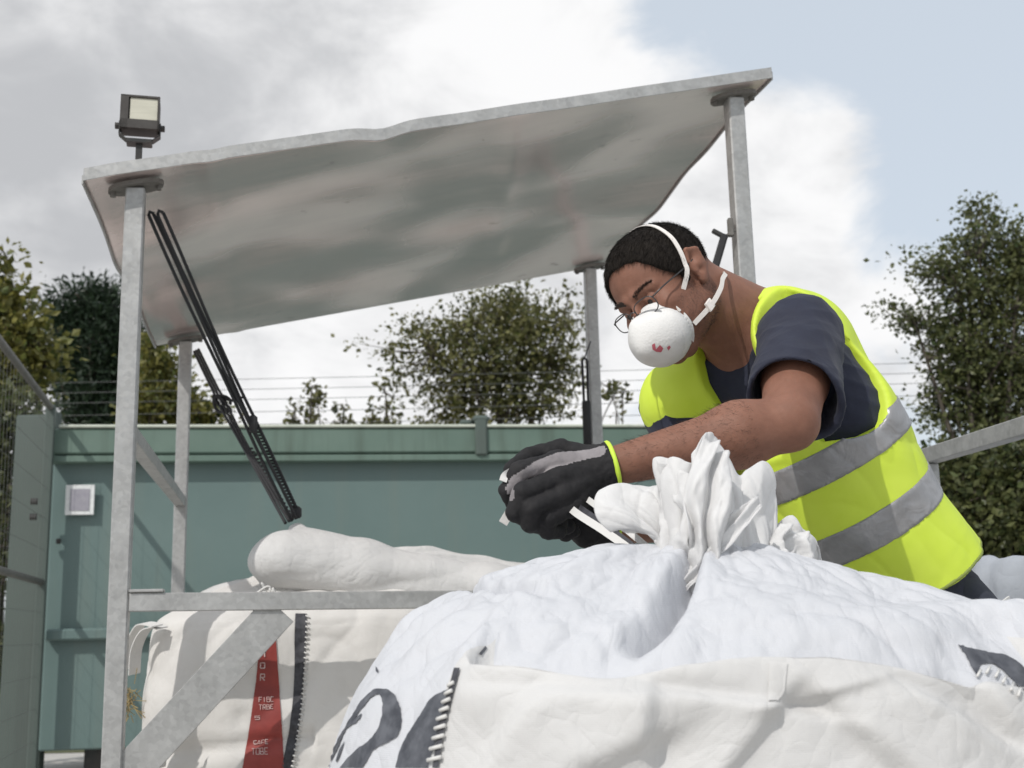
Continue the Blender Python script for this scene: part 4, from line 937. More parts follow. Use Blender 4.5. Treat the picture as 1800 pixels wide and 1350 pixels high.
# raised back flap with bright hem and left hump
ribbon_cloth([(690, 962, 3.70), (760, 962, 3.72), (850, 975, 3.74), (935, 988, 3.76), (1040, 985, 3.8)], [(690, 1010, 3.60), (760, 1012, 3.62), (850, 1025, 3.64), (935, 1035, 3.66), (1040, 1040, 3.7)], M['fab'], 'flap', bagB, amp=.006, seed=3)
ribbon_cloth([(322, 1062, 3.95), (350, 1040, 3.95), (390, 1022, 3.9), (435, 1014, 3.8), (470, 1012, 3.7)], [(300, 1100, 3.62), (345, 1096, 3.6), (390, 1090, 3.58), (440, 1086, 3.56), (480, 1084, 3.55)], M['fab'], 'flap', bagB, amp=.006, seed=5)
b = MB(); rn = random.Random(2)
for k in range(7):
    p = H(476 + rn.uniform(-8, 12), 1046 + rn.uniform(-10, 8), 3.45); b.tube(crom([p, p + Vector((rn.gauss(0, .015), -.01, .02)), p + Vector((rn.gauss(0, .02), 0, -.015))], 4), .003, 6)
b.build('tie_knot', M['webbing'], bagB, smooth=True)

# ---------------------------------------------------------------- grey bag at the right, behind the worker
profC = [(.8, .0), (.95, .01), (1.0, .2), (1.03, .5), (1.02, .8), (1.0, .98), (.97, 1.06), (.90, 1.09), (.8, 1.06), (.6, 1.04), (.3, 1.03), (.2, 1.03)]
def dispC(P, th, rho, w_):
    n = gnormals(P); T = th[:, None] + 0 * rho
    h = .02 * fbm(P * 2.4, 2) + .02 * crumple(P * 4, 3, .45) + .025 * np.abs(perlin(np.stack([np.cos(T) * 5, np.sin(T) * 5, P[..., 2] * .8], -1))) * sstep(.3, .9, rho)
    return P + n * h[..., None]
PC, FC_, _t = bag_surface((1.66, 3.35), .47, .45, .19, profC, profC, lambda t: t * 0, 300, 12, 3.6, dispC)
bagC = thing('big_bag', 'shaded grey blue bulk bag behind the worker at the right edge', 'bulk bag', (1.66, 3.35, 0))
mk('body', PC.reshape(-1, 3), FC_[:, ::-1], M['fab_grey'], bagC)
b = MB(); b.strip([H(1736, 1078, 2.6), H(1758, 1068, 2.62), H(1774, 1056, 2.66)], Vector((0, .0, .010)), .004); b.build('loop_end', M['webbing'], bagC)
# ================================================================== THE WORKER
def skin_extra(t, b, vec):
    n = N(t, 'ShaderNodeTexNoise', i={'Scale': 22.0, 'Detail': 8, 'Roughness': .7}); L(t, vec, n.inputs['Vector'])
    x = N(t, 'ShaderNodeMix', data_type='RGBA'); x.inputs[6].default_value = (.125, .054, .034, 1); x.inputs[7].default_value = (.30, .145, .098, 1); L(t, n.outputs['Fac'], x.inputs['Factor'])
    L(t, x.outputs[2], b.inputs['Base Color'])
    b.inputs['Subsurface Weight'].default_value = .12; b.inputs['Subsurface Radius'].default_value = (.012, .005, .003); b.inputs['Subsurface Scale'].default_value = 1.0
    v = N(t, 'ShaderNodeTexVoronoi', i={'Scale': 420.0}); L(t, vec, v.inputs['Vector']); n3 = N(t, 'ShaderNodeTexNoise', i={'Scale': 90.0, 'Detail': 4}); L(t, vec, n3.inputs['Vector'])
    u = N(t, 'ShaderNodeBump', i={'Strength': .5, 'Distance': .0009}); L(t, mth(t, 'ADD', mth(t, 'MULTIPLY', v.outputs['Distance'], .5), n3.outputs['Fac']), u.inputs['Height']); L(t, u.outputs[0], b.inputs['Normal'])
M['skin'] = mat('tanned_skin', (.4, .2, .13), .62, extra=skin_extra, spec=.35)
def cloth_extra(scale, d):
    def ex(t, b, vec):
        n = N(t, 'ShaderNodeTexNoise', i={'Scale': scale, 'Detail': 2.5, 'Roughness': .5, 'Distortion': .8}); L(t, vec, n.inputs['Vector'])
        v = N(t, 'ShaderNodeTexNoise', i={'Scale': 500.0, 'Detail': 2}); L(t, vec, v.inputs['Vector'])
        u = N(t, 'ShaderNodeBump', i={'Strength': .7, 'Distance': d}); L(t, n.outputs['Fac'], u.inputs['Height'])
        u2 = N(t, 'ShaderNodeBump', i={'Strength': .35, 'Distance': .0007}); L(t, v.outputs['Fac'], u2.inputs['Height']); L(t, u.outputs[0], u2.inputs['Normal']); L(t, u2.outputs[0], b.inputs['Normal'])
    return ex
M['shirt'] = mat('navy_cotton', (.009, .011, .026), .85, var=(.016, .020, .040), vscale=12, sheen=.05, extra=cloth_extra(14, .006))
M['vest'] = mat('fluorescent_yellow_vest', (.68, .87, .06), .6, var=(.73, .90, .09), vscale=7, transl=.18, extra=cloth_extra(9, .006))
M['band'] = mat('silver_reflective_band', (.34, .335, .34), .38, .35, var=(.24, .24, .245), vscale=14, extra=cloth_extra(20, .009))
M['trim'] = mat('dark_edge_binding', (.22, .27, .06), .7)
M['trouser'] = mat('dark_navy_work_trousers', (.018, .022, .035), .85, var=(.03, .034, .05), vscale=14, extra=cloth_extra(12, .006))
M['glove'] = mat('black_grip_glove', (.010, .0095, .0105), .75, var=(.019, .018, .019), spec=.3, vscale=25, extra=cloth_extra(45, .003))
M['glove_grey'] = mat('grey_knit_glove_back', (.20, .185, .19), .85, var=(.26, .24, .245), vscale=30, bump=.0008, bscale=400)
M['lime'] = mat('lime_cuff_edge', (.55, .75, .06), .6)
M['mask'] = mat('white_filter_mask', (.80, .79, .77), .75, var=(.74, .735, .72), vscale=20, bump=.0012, bscale=260, transl=.12)
M['elastic'] = mat('white_elastic', (.74, .70, .66), .7, bump=.0008, bscale=400)
M['hair'] = mat('dark_hair', (.012, .0095, .008), .75, var=(.020, .016, .013), vscale=60, spec=.15)
M['boot'] = mat('black_leather_boot', (.02, .02, .02), .5)
M['redmark'] = mat('red_print_on_mask', (.45, .10, .13), .7)

def nz(v): v = np.array(v, float); return v / np.linalg.norm(v)
# head frame: fw = where the face points, uh = crown, lh = his left
lh = nz((.53, -.80, .25)); uh = np.array((-.36, .05, .93)); uh = nz(uh - lh * (uh @ lh)); fw = np.cross(lh, uh)
_a = math.radians(18); fw, uh = nz(fw * math.cos(_a) - uh * math.sin(_a)), nz(uh * math.cos(_a) + fw * math.sin(_a))
HB = np.array([lh, fw, uh])                    # rows: local x (left), y (front), z (up)
HC = HA(1168, 508, 2.19)
def hp(x, y, z): return HC + lh * x + fw * y + uh * z
# body joints
Lsh = HA(1408, 592, 2.14); Rsh = HA(1192, 712, 2.40)
Lel = HA(1388, 742, 1.93); Lwr = HA(1068, 822, 1.91)
Rel = HA(1270, 900, 2.36); Rwr = HA(1052, 925, 2.04)
NB = HA(1316, 582, 2.29); PEL = HA(1584, 1088, 2.44)
Ta = nz(NB - PEL); La = Lsh - Rsh; La = nz(La - Ta * (La @ Ta)); Fa = np.cross(Ta, La); Fa = nz(Fa)    # up, left, front?
if Fa @ np.array((-1, 0, 0)) < 0: Fa = -Fa
TB = np.array([La, Fa, Ta])
CH = NB * .68 + PEL * .32 - Fa * .00; BE = NB * .30 + PEL * .70
TL = np.linalg.norm(NB - PEL)
def tp(x, y, z): return PEL + La * x + Fa * y + Ta * z      # torso coordinates, z from pelvis
HEAD_PRIMS = True
def f_head(P):
    q = (P - HC) @ HB.T
    x = np.abs(q[..., 0]); qs = np.stack([x, q[..., 1], q[..., 2]], -1)
    d = ell(q, (0, -.022, .036), (.078, .096, .080))
    d = smin(d, ell(q, (0, .020, .030), (.070, .074, .078)), .03)          # forehead
    d = smin(d, ell(qs, (.028, .030, -.045), (.044, .060, .062)), .03)     # cheeks
    d = smin(d, cap(qs, (.050, -.005, -.060), (.014, .066, -.108), .022, .022), .022)  # jaw
    d = smin(d, ell(q, (0, .055, -.070), (.036, .034, .045)), .02)         # muzzle
    d = smin(d, ell(qs, (.044, .070, -.022), (.020, .018, .014)), .018)    # cheek bones
    d = smin(d, cap(qs, (.010, .094, .020), (.048, .076, .017), .008, .006), .012)     # brow
    d = smin(d, cap(q, (0, .092, .008), (0, .116, -.030), .0085, .011), .010)  # nose
    d = smin(d, ell(qs, (.012, .104, -.036), (.0085, .010, .008)), .006)
    d = smax(d, -ell(qs, (.031, .101, -.002), (.019, .020, .013)), .010)   # eye sockets
    d = np.minimum(d, ell(qs, (.031, .0795, -.002), (.0135, .0135, .0125)))
    d = smin(d, cap(qs, (.019, .0925, .004), (.043, .086, .003), .0028, .0025), .004)     # upper lid
    d = smin(d, cap(qs, (.020, .091, -.009), (.042, .085, -.008), .0022, .002), .004)
    d = smin(d, cap(q, (-.018, .090, -.066), (.018, .090, -.066), .006, .006), .006)
    d = smax(d, -cap(q, (-.02, .0985, -.0705), (.02, .0985, -.0705), .0022, .0022), .003)
    return d
def f_ear(P):
    q = (P - HC) @ HB.T; x = np.abs(q[..., 0]); qs = np.stack([x, q[..., 1], q[..., 2]], -1)
    a = ell(qs, (.084, -.014, .002), (.010, .020, .033)); a = smax(a, -ell(qs, (.093, -.009, .003), (.012, .011, .021)), .003)
    a = smin(a, cap(qs, (.093, -.028, .024), (.088, -.029, -.010), .0052, .0046), .003); a = smin(a, cap(qs, (.093, -.027, .025), (.090, -.006, .034), .0050, .0045), .003)
    a = smin(a, cap(qs, (.089, -.004, .032), (.082, .004, .012), .0042, .003), .004); a = smin(a, ell(qs, (.083, -.006, -.028), (.006, .009, .010)), .006)
    a = smin(a, cap(qs, (.088, -.017, .018), (.087, -.018, -.006), .0035, .003), .003); a = smin(a, cap(qs, (.075, -.01, 0), (.083, -.014, 0), .016, .012), .006)
    return a
def f_arm(P, sh, el_, wr, k=1.0):
    d = cap(P, sh, sh * .45 + el_ * .55, .060 * k, .054 * k); d = smin(d, cap(P, sh * .45 + el_ * .55, el_, .054 * k, .046 * k), .02)
    fx = el_ * .72 + wr * .28; d = smin(d, cap(P, el_, fx, .043 * k, .050 * k), .018); d = smin(d, cap(P, fx, wr, .049 * k, .030 * k), .03)
    return d
def f_torso(P):
    d = ell(P, tp(0, -.005, TL * .66), (.168, .115, .22), TB)
    d = smin(d, ell(P, tp(0, .02, TL * .30), (.155, .125, .20), TB), .06)
    d = smin(d, ell(P, tp(0, -.01, .0), (.165, .125, .15), TB), .06)
    d = smin(d, cap(P, Lsh, tp(.05, -.01, TL * .93), .058, .055), .05); d = smin(d, cap(P, Rsh, tp(-.05, -.01, TL * .93), .056, .055), .05)
    d = smin(d, cap(P, tp(0, -.07, TL * .5), tp(.02, -.080, TL * .88), .078, .096), .06)
    return d
def f_neck(P):
    d = cap(P, hp(0, -.030, -.045), NB + Ta * -.02, .058, .066); return smin(d, cap(P, hp(0, -.05, .0), NB + Ta * .01 - Fa * .03, .050, .066), .06)
kL = np.array((.80, 2.34, .50)); kR = np.array((1.02, 2.62, .50)); aL = np.array((.80, 2.42, .09)); aR = np.array((1.06, 2.74, .09))
hL = tp(.09, 0, -.05); hR = tp(-.09, 0, -.05)
def f_leg(P, hpt, kn, an):
    d = cap(P, hpt, kn, .088, .058); d = smin(d, cap(P, kn, kn * .65 + an * .35, .056, .058), .03); d = smin(d, cap(P, kn * .65 + an * .35, an, .058, .04), .03); return d
def f_foot(P, an): return smin(ell(P, an + (-.05, -.03, -.045), (.12, .05, .04)), cap(P, an + (0, 0, .06), an + (0, 0, -.03), .045, .045), .03)
def f_body(P):
    d = smin(f_head(P), f_ear(P), .004); d = smin(d, f_neck(P), .03); d = smin(d, f_torso(P), .045)
    d = smin(d, f_arm(P, Lsh, Lel, Lwr), .035); d = smin(d, f_arm(P, Rsh, Rel, Rwr), .035)
    for h_, k_, a_ in ((hL, kL, aL), (hR, kR, aR)): d = smin(d, f_leg(P, h_, k_, a_), .04); d = smin(d, f_foot(P, a_), .02)
    # hands inside the gloves
    for F_, p_, w_ in ((HL_, PL_, Lwr), (HR_, PR_, Rwr)): d = smin(d, f_hand(P, F_, w_, -.0035, p_), .006)
    return d
# hands: joints given as photo pixels with distances
def hj(l): return [HA(*p) for p in l]
HL_ = dict(index=hj([(978, 812, 1.885), (914, 828, 1.862), (893, 862, 1.865), (905, 890, 1.885)]), middle=hj([(980, 842, 1.868), (918, 866, 1.838), (906, 902, 1.848), (930, 914, 1.872)]),
           ring=hj([(990, 868, 1.866), (936, 894, 1.834), (932, 921, 1.848), (958, 926, 1.872)]), pinky=hj([(1004, 890, 1.876), (962, 914, 1.850), (962, 934, 1.864), (984, 934, 1.884)]),
           thumb=hj([(1046, 806, 1.935), (985, 790, 1.94), (930, 804, 1.925), (900, 826, 1.905)]))
HR_ = dict(index=hj([(1000, 868, 1.965), (958, 878, 1.945), (952, 898, 1.94), (972, 908, 1.93)]), middle=hj([(1002, 888, 1.97), (966, 898, 1.95), (964, 916, 1.945), (984, 920, 1.93)]),
           ring=hj([(1006, 905, 1.985), (978, 916, 1.965), (980, 928, 1.955), (998, 926, 1.945)]), pinky=hj([(1012, 920, 2.0), (990, 930, 1.985), (994, 938, 1.975), (1008, 934, 1.965)]),
           thumb=hj([(1038, 890, 2.0), (1010, 868, 1.975), (980, 864, 1.955), (952, 872, 1.94)]))
def f_hand(P, Fd, wr, g, palmY):
    k = {'index': .0125, 'middle': .013, 'ring': .0122, 'pinky': .0108, 'thumb': .0145}; d = None
    for n_, J in Fd.items():
        r = k[n_] + g; e = cap(P, J[0], J[1], r * 1.06, r); e = smin(e, cap(P, J[1], J[2], r, r * .93), .003); e = smin(e, cap(P, J[2], J[3], r * .93, r * .82), .003)
        if n_ != 'thumb': e = smin(e, cap(P, wr, J[0], .021 + g, .0155 + g), .008)
        else: e = smin(e, cap(P, wr, J[0], .022 + g, .019 + g), .01)
        d = e if d is None else smin(d, e, .0045)
    return d
PL_ = PR_ = None
person = thing('person', 'worker in bright yellow safety vest, white dust mask and black gloves tying a bag', 'person', (.95, 2.5, 0))
allp = np.array([HC, Lsh, Rsh, Lel, Rel, Lwr, Rwr, PEL, aL, aR, hp(0, 0, .15)] + HL_['index'] + HR_['pinky'])
lo = allp.min(0) - .2; hi = allp.max(0) + .2; lo[2] = -.03
Vb, Qb = surf(f_body, lo, hi, .0042)
body_o = mk('body', Vb, Qb, M['skin'], person)

# ---- shirt
def f_bodyclad(P):
    d = smin(f_torso(P), f_neck(P) + .0, .04); return d
def f_shirt(P):
    d = f_torso(P) - .010
    d = smax(d, -(ell(P, tp(0, .062, TL * 1.075), (.074, .10, .085), TB)), .006)       # neck opening
    d = smax(d, (P - tp(0, 0, -.02)) @ -Ta, .004)
    for sh, el_, s_ in ((Lsh, Lel, 1), (Rsh, Rel, -1)):
        ax = nz(el_ - sh); ln = np.linalg.norm(el_ - sh); e1 = sh + ax * ln * .80
        sl_ = cap(P, sh, e1, .072, .080)
        if s_ > 0: sl_ = smin(sl_, cap(P, sh + ax * .08 + Ta * -.02, e1 + Ta * -.030 - Fa * .02, .055, .060), .03)
        cut = (P - (sh + ax * ln * .74)) @ ax
        d = smin(d, smax(sl_, cut, .006), .03)
        inner = smax(cap(P, sh, sh + ax * ln * 1.1, .060, .070) , -((P - (sh + ax * ln * .50)) @ ax), .004)
        if s_ > 0: inner = smin(inner, smax(cap(P, sh + ax * .08 - Ta * .02, e1 + ax * .03 - Ta * .030 - Fa * .02, .045, .052), -((P - (sh + ax * ln * .50)) @ ax), .004), .02)
        d = smax(d, -inner, .004)
    return d
def folds(V, n, terms):
    h = 0
    for (dirv, fr_, am, sd) in terms:
        s_ = V @ nz(dirv); q = np.stack([s_ * fr_, (V @ nz(np.cross(dirv, (.3, .5, .8)))) * fr_ * .28, (V @ nz(np.cross(dirv, (.9, .1, .2)))) * fr_ * .28 + sd], -1)
        h = h + am * (ridge(q, 2, .45, 5) - .8)
    return V + n * h[:, None]
blo = np.minimum(np.minimum(PEL, Rsh), Lsh) - .3; bhi = np.maximum(np.maximum(PEL, Lsh), NB) + .25
Vs, Qs = surf(f_shirt, blo, bhi, .0048); ns_ = vnormals(Vs, Qs)
lm = sstep(.0, .06, np.minimum(np.linalg.norm(Vs - Rsh, axis=1), 1))
Vs = folds(Vs, ns_, [((.2, .1, 1), 16, .0045, 2.), ((1, -.2, .4), 12, .004, 5.)])
mk('shirt', Vs, Qs, M['shirt'], person)

# ---- vest
def f_vest_base(P):
    z = (P - PEL) @ Ta; x = (P - PEL) @ La; y = (P - PEL) @ Fa
    d = f_torso(P) - .021
    flare = ell(P, tp(0, -.012, TL * .14), (.184, .150, .30), TB)
    d = smin(d, flare, .06)
    d = smin(d, ell(P, tp(0, -.030, TL * .08), (.182, .152, .24), TB), .06)
    d = smin(d, ell(P, tp(0, -.01, TL * .52), (.178, .148, .22), TB), .06)
    for S_, s_ in ((Lsh, 1), (Rsh, -1)): d = smin(d, cap(P, S_ * .8 + tp(s_ * .05, -.01, TL * .95) * .2, tp(s_ * .05, -.02, TL * .97), .077 if s_ > 0 else .088, .078), .03)
    return d
def f_vest(P, g=0.0):
    z = (P - PEL) @ Ta; x = (P - PEL) @ La; y = (P - PEL) @ Fa
    d = f_vest_base(P) - g
    d = smax(d, -(z - .078), .004)
    # arm holes
    for s_ in (1, -1):
        c = tp(s_ * .20, .050 if s_ > 0 else .0, TL * .80); q = (P - c) @ TB.T
        ax_ = .098 if s_ > 0 else .09
        hole = (np.sqrt((q[..., 1] / ax_) ** 2 + (np.where(q[..., 2] > 0, q[..., 2] / .40, q[..., 2] / (.122 if s_ > 0 else .05))) ** 2) - 1) * .115
        hole = smax(hole, -(q[..., 0] * s_ + .20 - (.112 if s_ > 0 else .150) + .02 * sstep(.05, .15, np.abs(q[..., 2]))), .012)
        d = smax(d, -hole, .006)
    # neck and open front
    q = (P - tp(0, .0, TL * .97)) @ TB.T
    neck = (np.sqrt((q[..., 0] / .068) ** 2 + ((q[..., 1] - .035) / .095) ** 2 + (q[..., 2] / .105) ** 2) - 1) * .08
    d = smax(d, -neck, .006)
    wdt = .012 + .062 * sstep(TL * .45, TL * .95, z); fr_ = np.maximum(np.abs(x) - wdt, -y + .02); fr_ = np.maximum(fr_, TL * .66 - z)
    return smax(d, -fr_, .005)
Vv, Qv = surf(f_vest, blo - .05, bhi + .05, .0044); nv_ = vnormals(Vv, Qv)
zc_ = (Vv - PEL) @ Ta; xc_ = (Vv - PEL) @ La; yc_ = (Vv - PEL) @ Fa
def vestdisp(V, n):
    z = (V - PEL) @ Ta; x = (V - PEL) @ La; y = (V - PEL) @ Fa; a = np.arctan2(y, x)
    w_ = 1 - sstep(TL * .80, TL * .95, z)
    q = np.stack([np.cos(a) * 1.6 + z * 1.5, np.sin(a) * 1.6, z * 5.5 + x * 4], -1)
    h = w_ * (.004 * fbm(V * 7, 2) - .0060 * (ridge(q * .7, 2, .45, 8) - .5) + .006 * np.sin(a * 5 + z * 12 + perlin(V * 4) * 3) * sstep(.35, .0, z) * 0)
    q2 = np.stack([a * 1.8 + perlin(V * 5) * .4, z * 1.2, 0 * z], -1); h += .008 * (ridge(q2, 1, .5, 4) - .6) * sstep(TL * .45, 0, z) * -1 * .6
    return V + n * h[:, None]
Vv2 = vestdisp(Vv, nv_)
vest = mk('vest', Vv2, Qv, M['vest'], person)
for zc0, hw, kk in ((.374, .030, -.06), (.226, .030, -.07)):
    def f_band(P, zc0=zc0, hw=hw, kk=kk):
        d = f_vest(P, .0022); z = (P - PEL) @ Ta + kk * ((P - PEL) @ La); return smax(d, np.abs(z - zc0) - hw, .001)
    V_, Q_ = surf(f_band, blo - .05, bhi + .05, .0044); n_ = vnormals(V_, Q_); side = np.abs(n_ @ Ta) < .75
    zz_ = (V_ - PEL) @ Ta + kk * ((V_ - PEL) @ La) - zc0; e_ = np.abs(zz_) > hw - .0035
    V_ = V_ + np.where(e_, (np.sign(zz_) * hw - zz_), 0)[:, None] * Ta
    n_ = np.stack([f_vest_base(V_ + np.eye(3)[k_] * .002) - f_vest_base(V_ - np.eye(3)[k_] * .002) for k_ in range(3)], 1); n_ /= np.linalg.norm(n_, axis=1)[:, None] + 1e-9
    V2_ = vestdisp(V_, n_)
    keep = ~((f_vest_base(V_[Q_].mean(1)) < -.004))
    mk('reflective_band', V2_, Q_[keep], M['band'], vest)
# dark binding along arm hole and hem, drawn from the vest's own cut edges
def edge_line(pts, r, nm, mt, par):
    b = MB(); b.tube(pts, r, 6); return b.build(nm, mt, par, smooth=True)

def hole_d(P, s_=1):
    c = tp(s_ * .20, .050, TL * .80); q = (P - c) @ TB.T
    h_ = (np.sqrt((q[..., 1] / .098) ** 2 + (np.where(q[..., 2] > 0, q[..., 2] / .40, q[..., 2] / .122)) ** 2) - 1) * .115
    return smax(h_, -(q[..., 0] * s_ + .20 - .112 + .02 * sstep(.05, .15, np.abs(q[..., 2]))), .012)
def f_tr(P):
    d = f_vest(P, .0016); e = np.abs((P - PEL) @ Ta - .082) - .0045; return smax(d, e, .001)
V_, Q_ = surf(f_tr, blo - .05, bhi + .05, .0044)
n_ = np.stack([f_vest_base(V_ + np.eye(3)[k_] * .002) - f_vest_base(V_ - np.eye(3)[k_] * .002) for k_ in range(3)], 1); n_ /= np.linalg.norm(n_, axis=1)[:, None] + 1e-9
keep = f_vest_base(V_[Q_].mean(1)) > -.003
mk('edge_binding', vestdisp(V_, n_), Q_[keep], M['trim'], vest)

# ---- trousers
def f_trouser(P):
    d = ell(P, tp(0, -.01, -.02), (.178, .136, .16), TB)
    for h_, k_, a_ in ((hL, kL, aL), (hR, kR, aR)): d = smin(d, f_leg(P, h_, k_, a_) - .014, .03)
    d = smax(d, -(P[..., 2] - .10), .004); return smax(d, (P - tp(0, 0, .12)) @ Ta, .004)
tl_ = np.minimum.reduce([PEL, aL, aR]) - .28; th_ = np.maximum.reduce([PEL, kL, kR]) + .28; tl_[2] = 0
V_, Q_ = surf(f_trouser, tl_, th_, .008); V_ = folds(V_, vnormals(V_, Q_), [((.1, .1, 1), 10, .006, 1.)]); mk('trousers', V_, Q_, M['trouser'], person)
for a_ in (aL, aR):
    V_, Q_ = surf(lambda P: smax(f_foot(P, a_) - .008, -(P[..., 2] - .006), .004), a_ - .25, a_ + .2, .007); mk('boot', V_, Q_, M['boot'], person)

# ---- gloves
def make_glove(Fd, wr, el_, sgn):
    ax = nz(wr - el_); cuff0 = wr - ax * .012
    def f_gl(P):
        d = f_hand(P, Fd, wr, .0025, None)
        c = cap(P, cuff0 + ax * .01, wr + ax * .03, .0400, .034); d = smin(d, c, .012)
        d = smax(d, -((P - (cuff0 + ax * .004)) @ ax), .002)
        return d
    a = np.array([j for J in Fd.values() for j in J] + [wr]); V_, Q_ = surf(f_gl, a.min(0) - .06, a.max(0) + .06, .0026)
    n_ = vnormals(V_, Q_); h = -.0016 * (ridge(V_ * 32, 2, .5, 6) - .7) + .0018 * crumple(V_ * 45, 2); V_ = V_ + n_ * h[:, None]
    return V_, Q_, n_, cuff0, ax
Vg, Qg, ng, cf, ax = make_glove(HL_, Lwr, Lel, 1)
# grey knit back over thumb side and index finger: polygon in the hand's own space
J = HL_; pth = [Lwr - ax * .01, J['thumb'][0] * .35 + J['index'][0] * .35 + Lwr * .3, J['index'][0], J['index'][1], J['index'][2]]
cg = Vg[Qg].mean(1); dd_ = np.full(len(cg), 9.)
upv = nz(np.cross(J['index'][1] - J['pinky'][1], J['index'][0] - J['index'][1]))
BVG = BVHTree.FromPolygons([Vector(v) for v in Vg], [tuple(q) for q in Qg])
gl_ = [BVG.ray_cast(Vector((0, 0, EYE)), ray(*p).normalized())[0] for p in ((1052, 792), (1030, 796), (1008, 800), (985, 806), (962, 814), (942, 825), (922, 836), (907, 847), (900, 858), (898, 870))]
gl_ = [np.array(p) for p in gl_ if p is not None]
for k_ in range(len(gl_) - 1): dd_ = np.minimum(dd_, cap(cg, gl_[k_], gl_[k_ + 1], .0, .0) - (.0125 - .004 * k_ / len(gl_)))
fn_ = np.cross(Vg[Qg[:, 2]] - Vg[Qg[:, 0]], Vg[Qg[:, 3]] - Vg[Qg[:, 1]]); fn_ /= np.linalg.norm(fn_, axis=1)[:, None] + 1e-9
if (fn_ * (cg - Vg.mean(0))).sum() < 0: fn_ = -fn_
isg = (dd_ < .0) & ((cg - np.array((0, 0, EYE))) @ np.array((0, 1, 0)) < 2.2) & ((fn_ @ nz((0, -1, .35))) > .05)
glo = mk('glove', Vg, Qg, None, person, mats=[M['glove'], M['glove_grey']], mi=isg.astype(int)); glo['label'] = 'black left glove with grey knit back and lime cuff edge'
def ring(c, ax, r, t_, nm, mt, par, w_=.004):
    e1 = nz(np.cross(ax, (0, 0, 1))); e2 = np.cross(ax, e1); b = MB()
    b.tube([c + (e1 * math.cos(q) + e2 * math.sin(q)) * r for q in np.linspace(0, 2 * math.pi, 40)], t_, 8, False); return b.build(nm, mt, par, smooth=True)
ring(cf + ax * .004, ax, .0385, .0042, 'cuff_edge', M['lime'], glo)
Vg, Qg, ng, cf, ax = make_glove(HR_, Rwr, Rel, -1); glo2 = mk('glove', Vg, Qg, M['glove'], person); ring(cf + ax * .004, ax, .0385, .0042, 'cuff_edge', M['lime'], glo2)

# ---- hair
def f_hair(P):
    q = (P - HC) @ HB.T; d = f_head(P) - .0055; x = np.abs(q[..., 0]); y = q[..., 1]; z = q[..., 2]
    # hairline: front z above line, side burns in front of the ear, nape
    line = np.where(y > .0, .062 + 0 * y, .062)
    front = .084 - .5 * np.maximum(x - .040, 0) + 0 * y          # height of the hairline over the forehead
    sideh = .030 - .0 * y
    k = sstep(.035, .085, y)
    lim = front * k + (1 - k) * np.where(y > .012, .010, np.where(y > -.022, .036, -.045 - .0 * y))
    lim = front * k + (1 - k) * (.012 * sstep(.0, .02, y) + (1 - sstep(.0, .02, y)) * (.034 * sstep(-.045, -.025, y) + (1 - sstep(-.045, -.025, y)) * -.05))
    lim = lim - .030 * np.exp(-((y - .018) / .011) ** 2) * (x > .05)
    lim = lim + .0045 * perlin(P * 70) + .004 * perlin(P * 28)
    return smax(d, lim - z, .004)
Vh, Qh = surf(f_hair, HC - .2, HC + .2, .0028); nh = vnormals(Vh, Qh); Vh = Vh + nh * (.0008 * perlin(Vh * 220) + .0012 * perlin(Vh * 60))[:, None]
hair = mk('hair', Vh, Qh, M['hair'], person)
rs = np.random.RandomState(4); outer = f_head(Vh) > .004; cand = np.where(outer)[0]; pk = rs.choice(cand, 26000)
dn = nh[pk] * (1 if (nh[pk] * (Vh[pk] - HC)).sum() > 0 else -1); lay = fw * .9 + rs.normal(size=(len(pk), 3)) * .14 - uh * .45; lay -= dn * (lay * dn).sum(1)[:, None]; dirs = dn * .22 + lay; dirs /= np.linalg.norm(dirs, axis=1)[:, None]
sd = np.cross(dirs, rs.normal(size=(len(pk), 3))); sd /= np.linalg.norm(sd, axis=1)[:, None]; ln_ = rs.uniform(.007, .017, len(pk))[:, None]
Pk = Vh[pk] + rs.normal(size=(len(pk), 3)) * .001 - dn * .001
Vt = np.stack([Pk - sd * .00045, Pk + sd * .00045, Pk + dirs * ln_], 1).reshape(-1, 3); mk('hair_strands', Vt, np.arange(len(Vt)).reshape(-1, 3), M['hair'], hair, smooth=False)
# eyebrows, stubble
M['brow'] = mat('dark_eyebrow', (.03, .02, .015), .7)
for s_ in (1, -1):
    Vt = []
    for _ in range(260):
        u_ = rs.uniform(0, 1); x = .012 + u_ * .040; z = .019 + .006 * math.sin(u_ * 2.4) + rs.normal() * .0022 * (1.2 - u_); p0_ = hp(s_ * x, .13, z); g_ = -fw
        # walk in to the surface
        t_ = 0; 
        for _k in range(12): t_ += float(f_head((p0_ + g_ * t_)[None])[0])
        p_ = p0_ + g_ * t_; dr = nz(lh * s_ * .9 + uh * .35 + fw * .4 + rs.normal(size=3) * .2); sd_ = nz(np.cross(dr, fw)); Vt += [p_ - sd_ * .0005, p_ + sd_ * .0005, p_ + dr * rs.uniform(.006, .010)]
    mk('eyebrow', Vt, np.arange(len(Vt)).reshape(-1, 3), M['brow'], person, smooth=False)
# eyes: dark iris discs on the eyeballs
M['eye_dark'] = mat('dark_iris', (.015, .01, .008), .15)
for s_ in (1, -1):
    b = MB(); c = hp(s_ * .031, .0915, -.004); b.tube([c - fw * .002, c + fw * .0014], [.0058, .0048], 14); b.build('iris', M['eye_dark'], person, smooth=False)

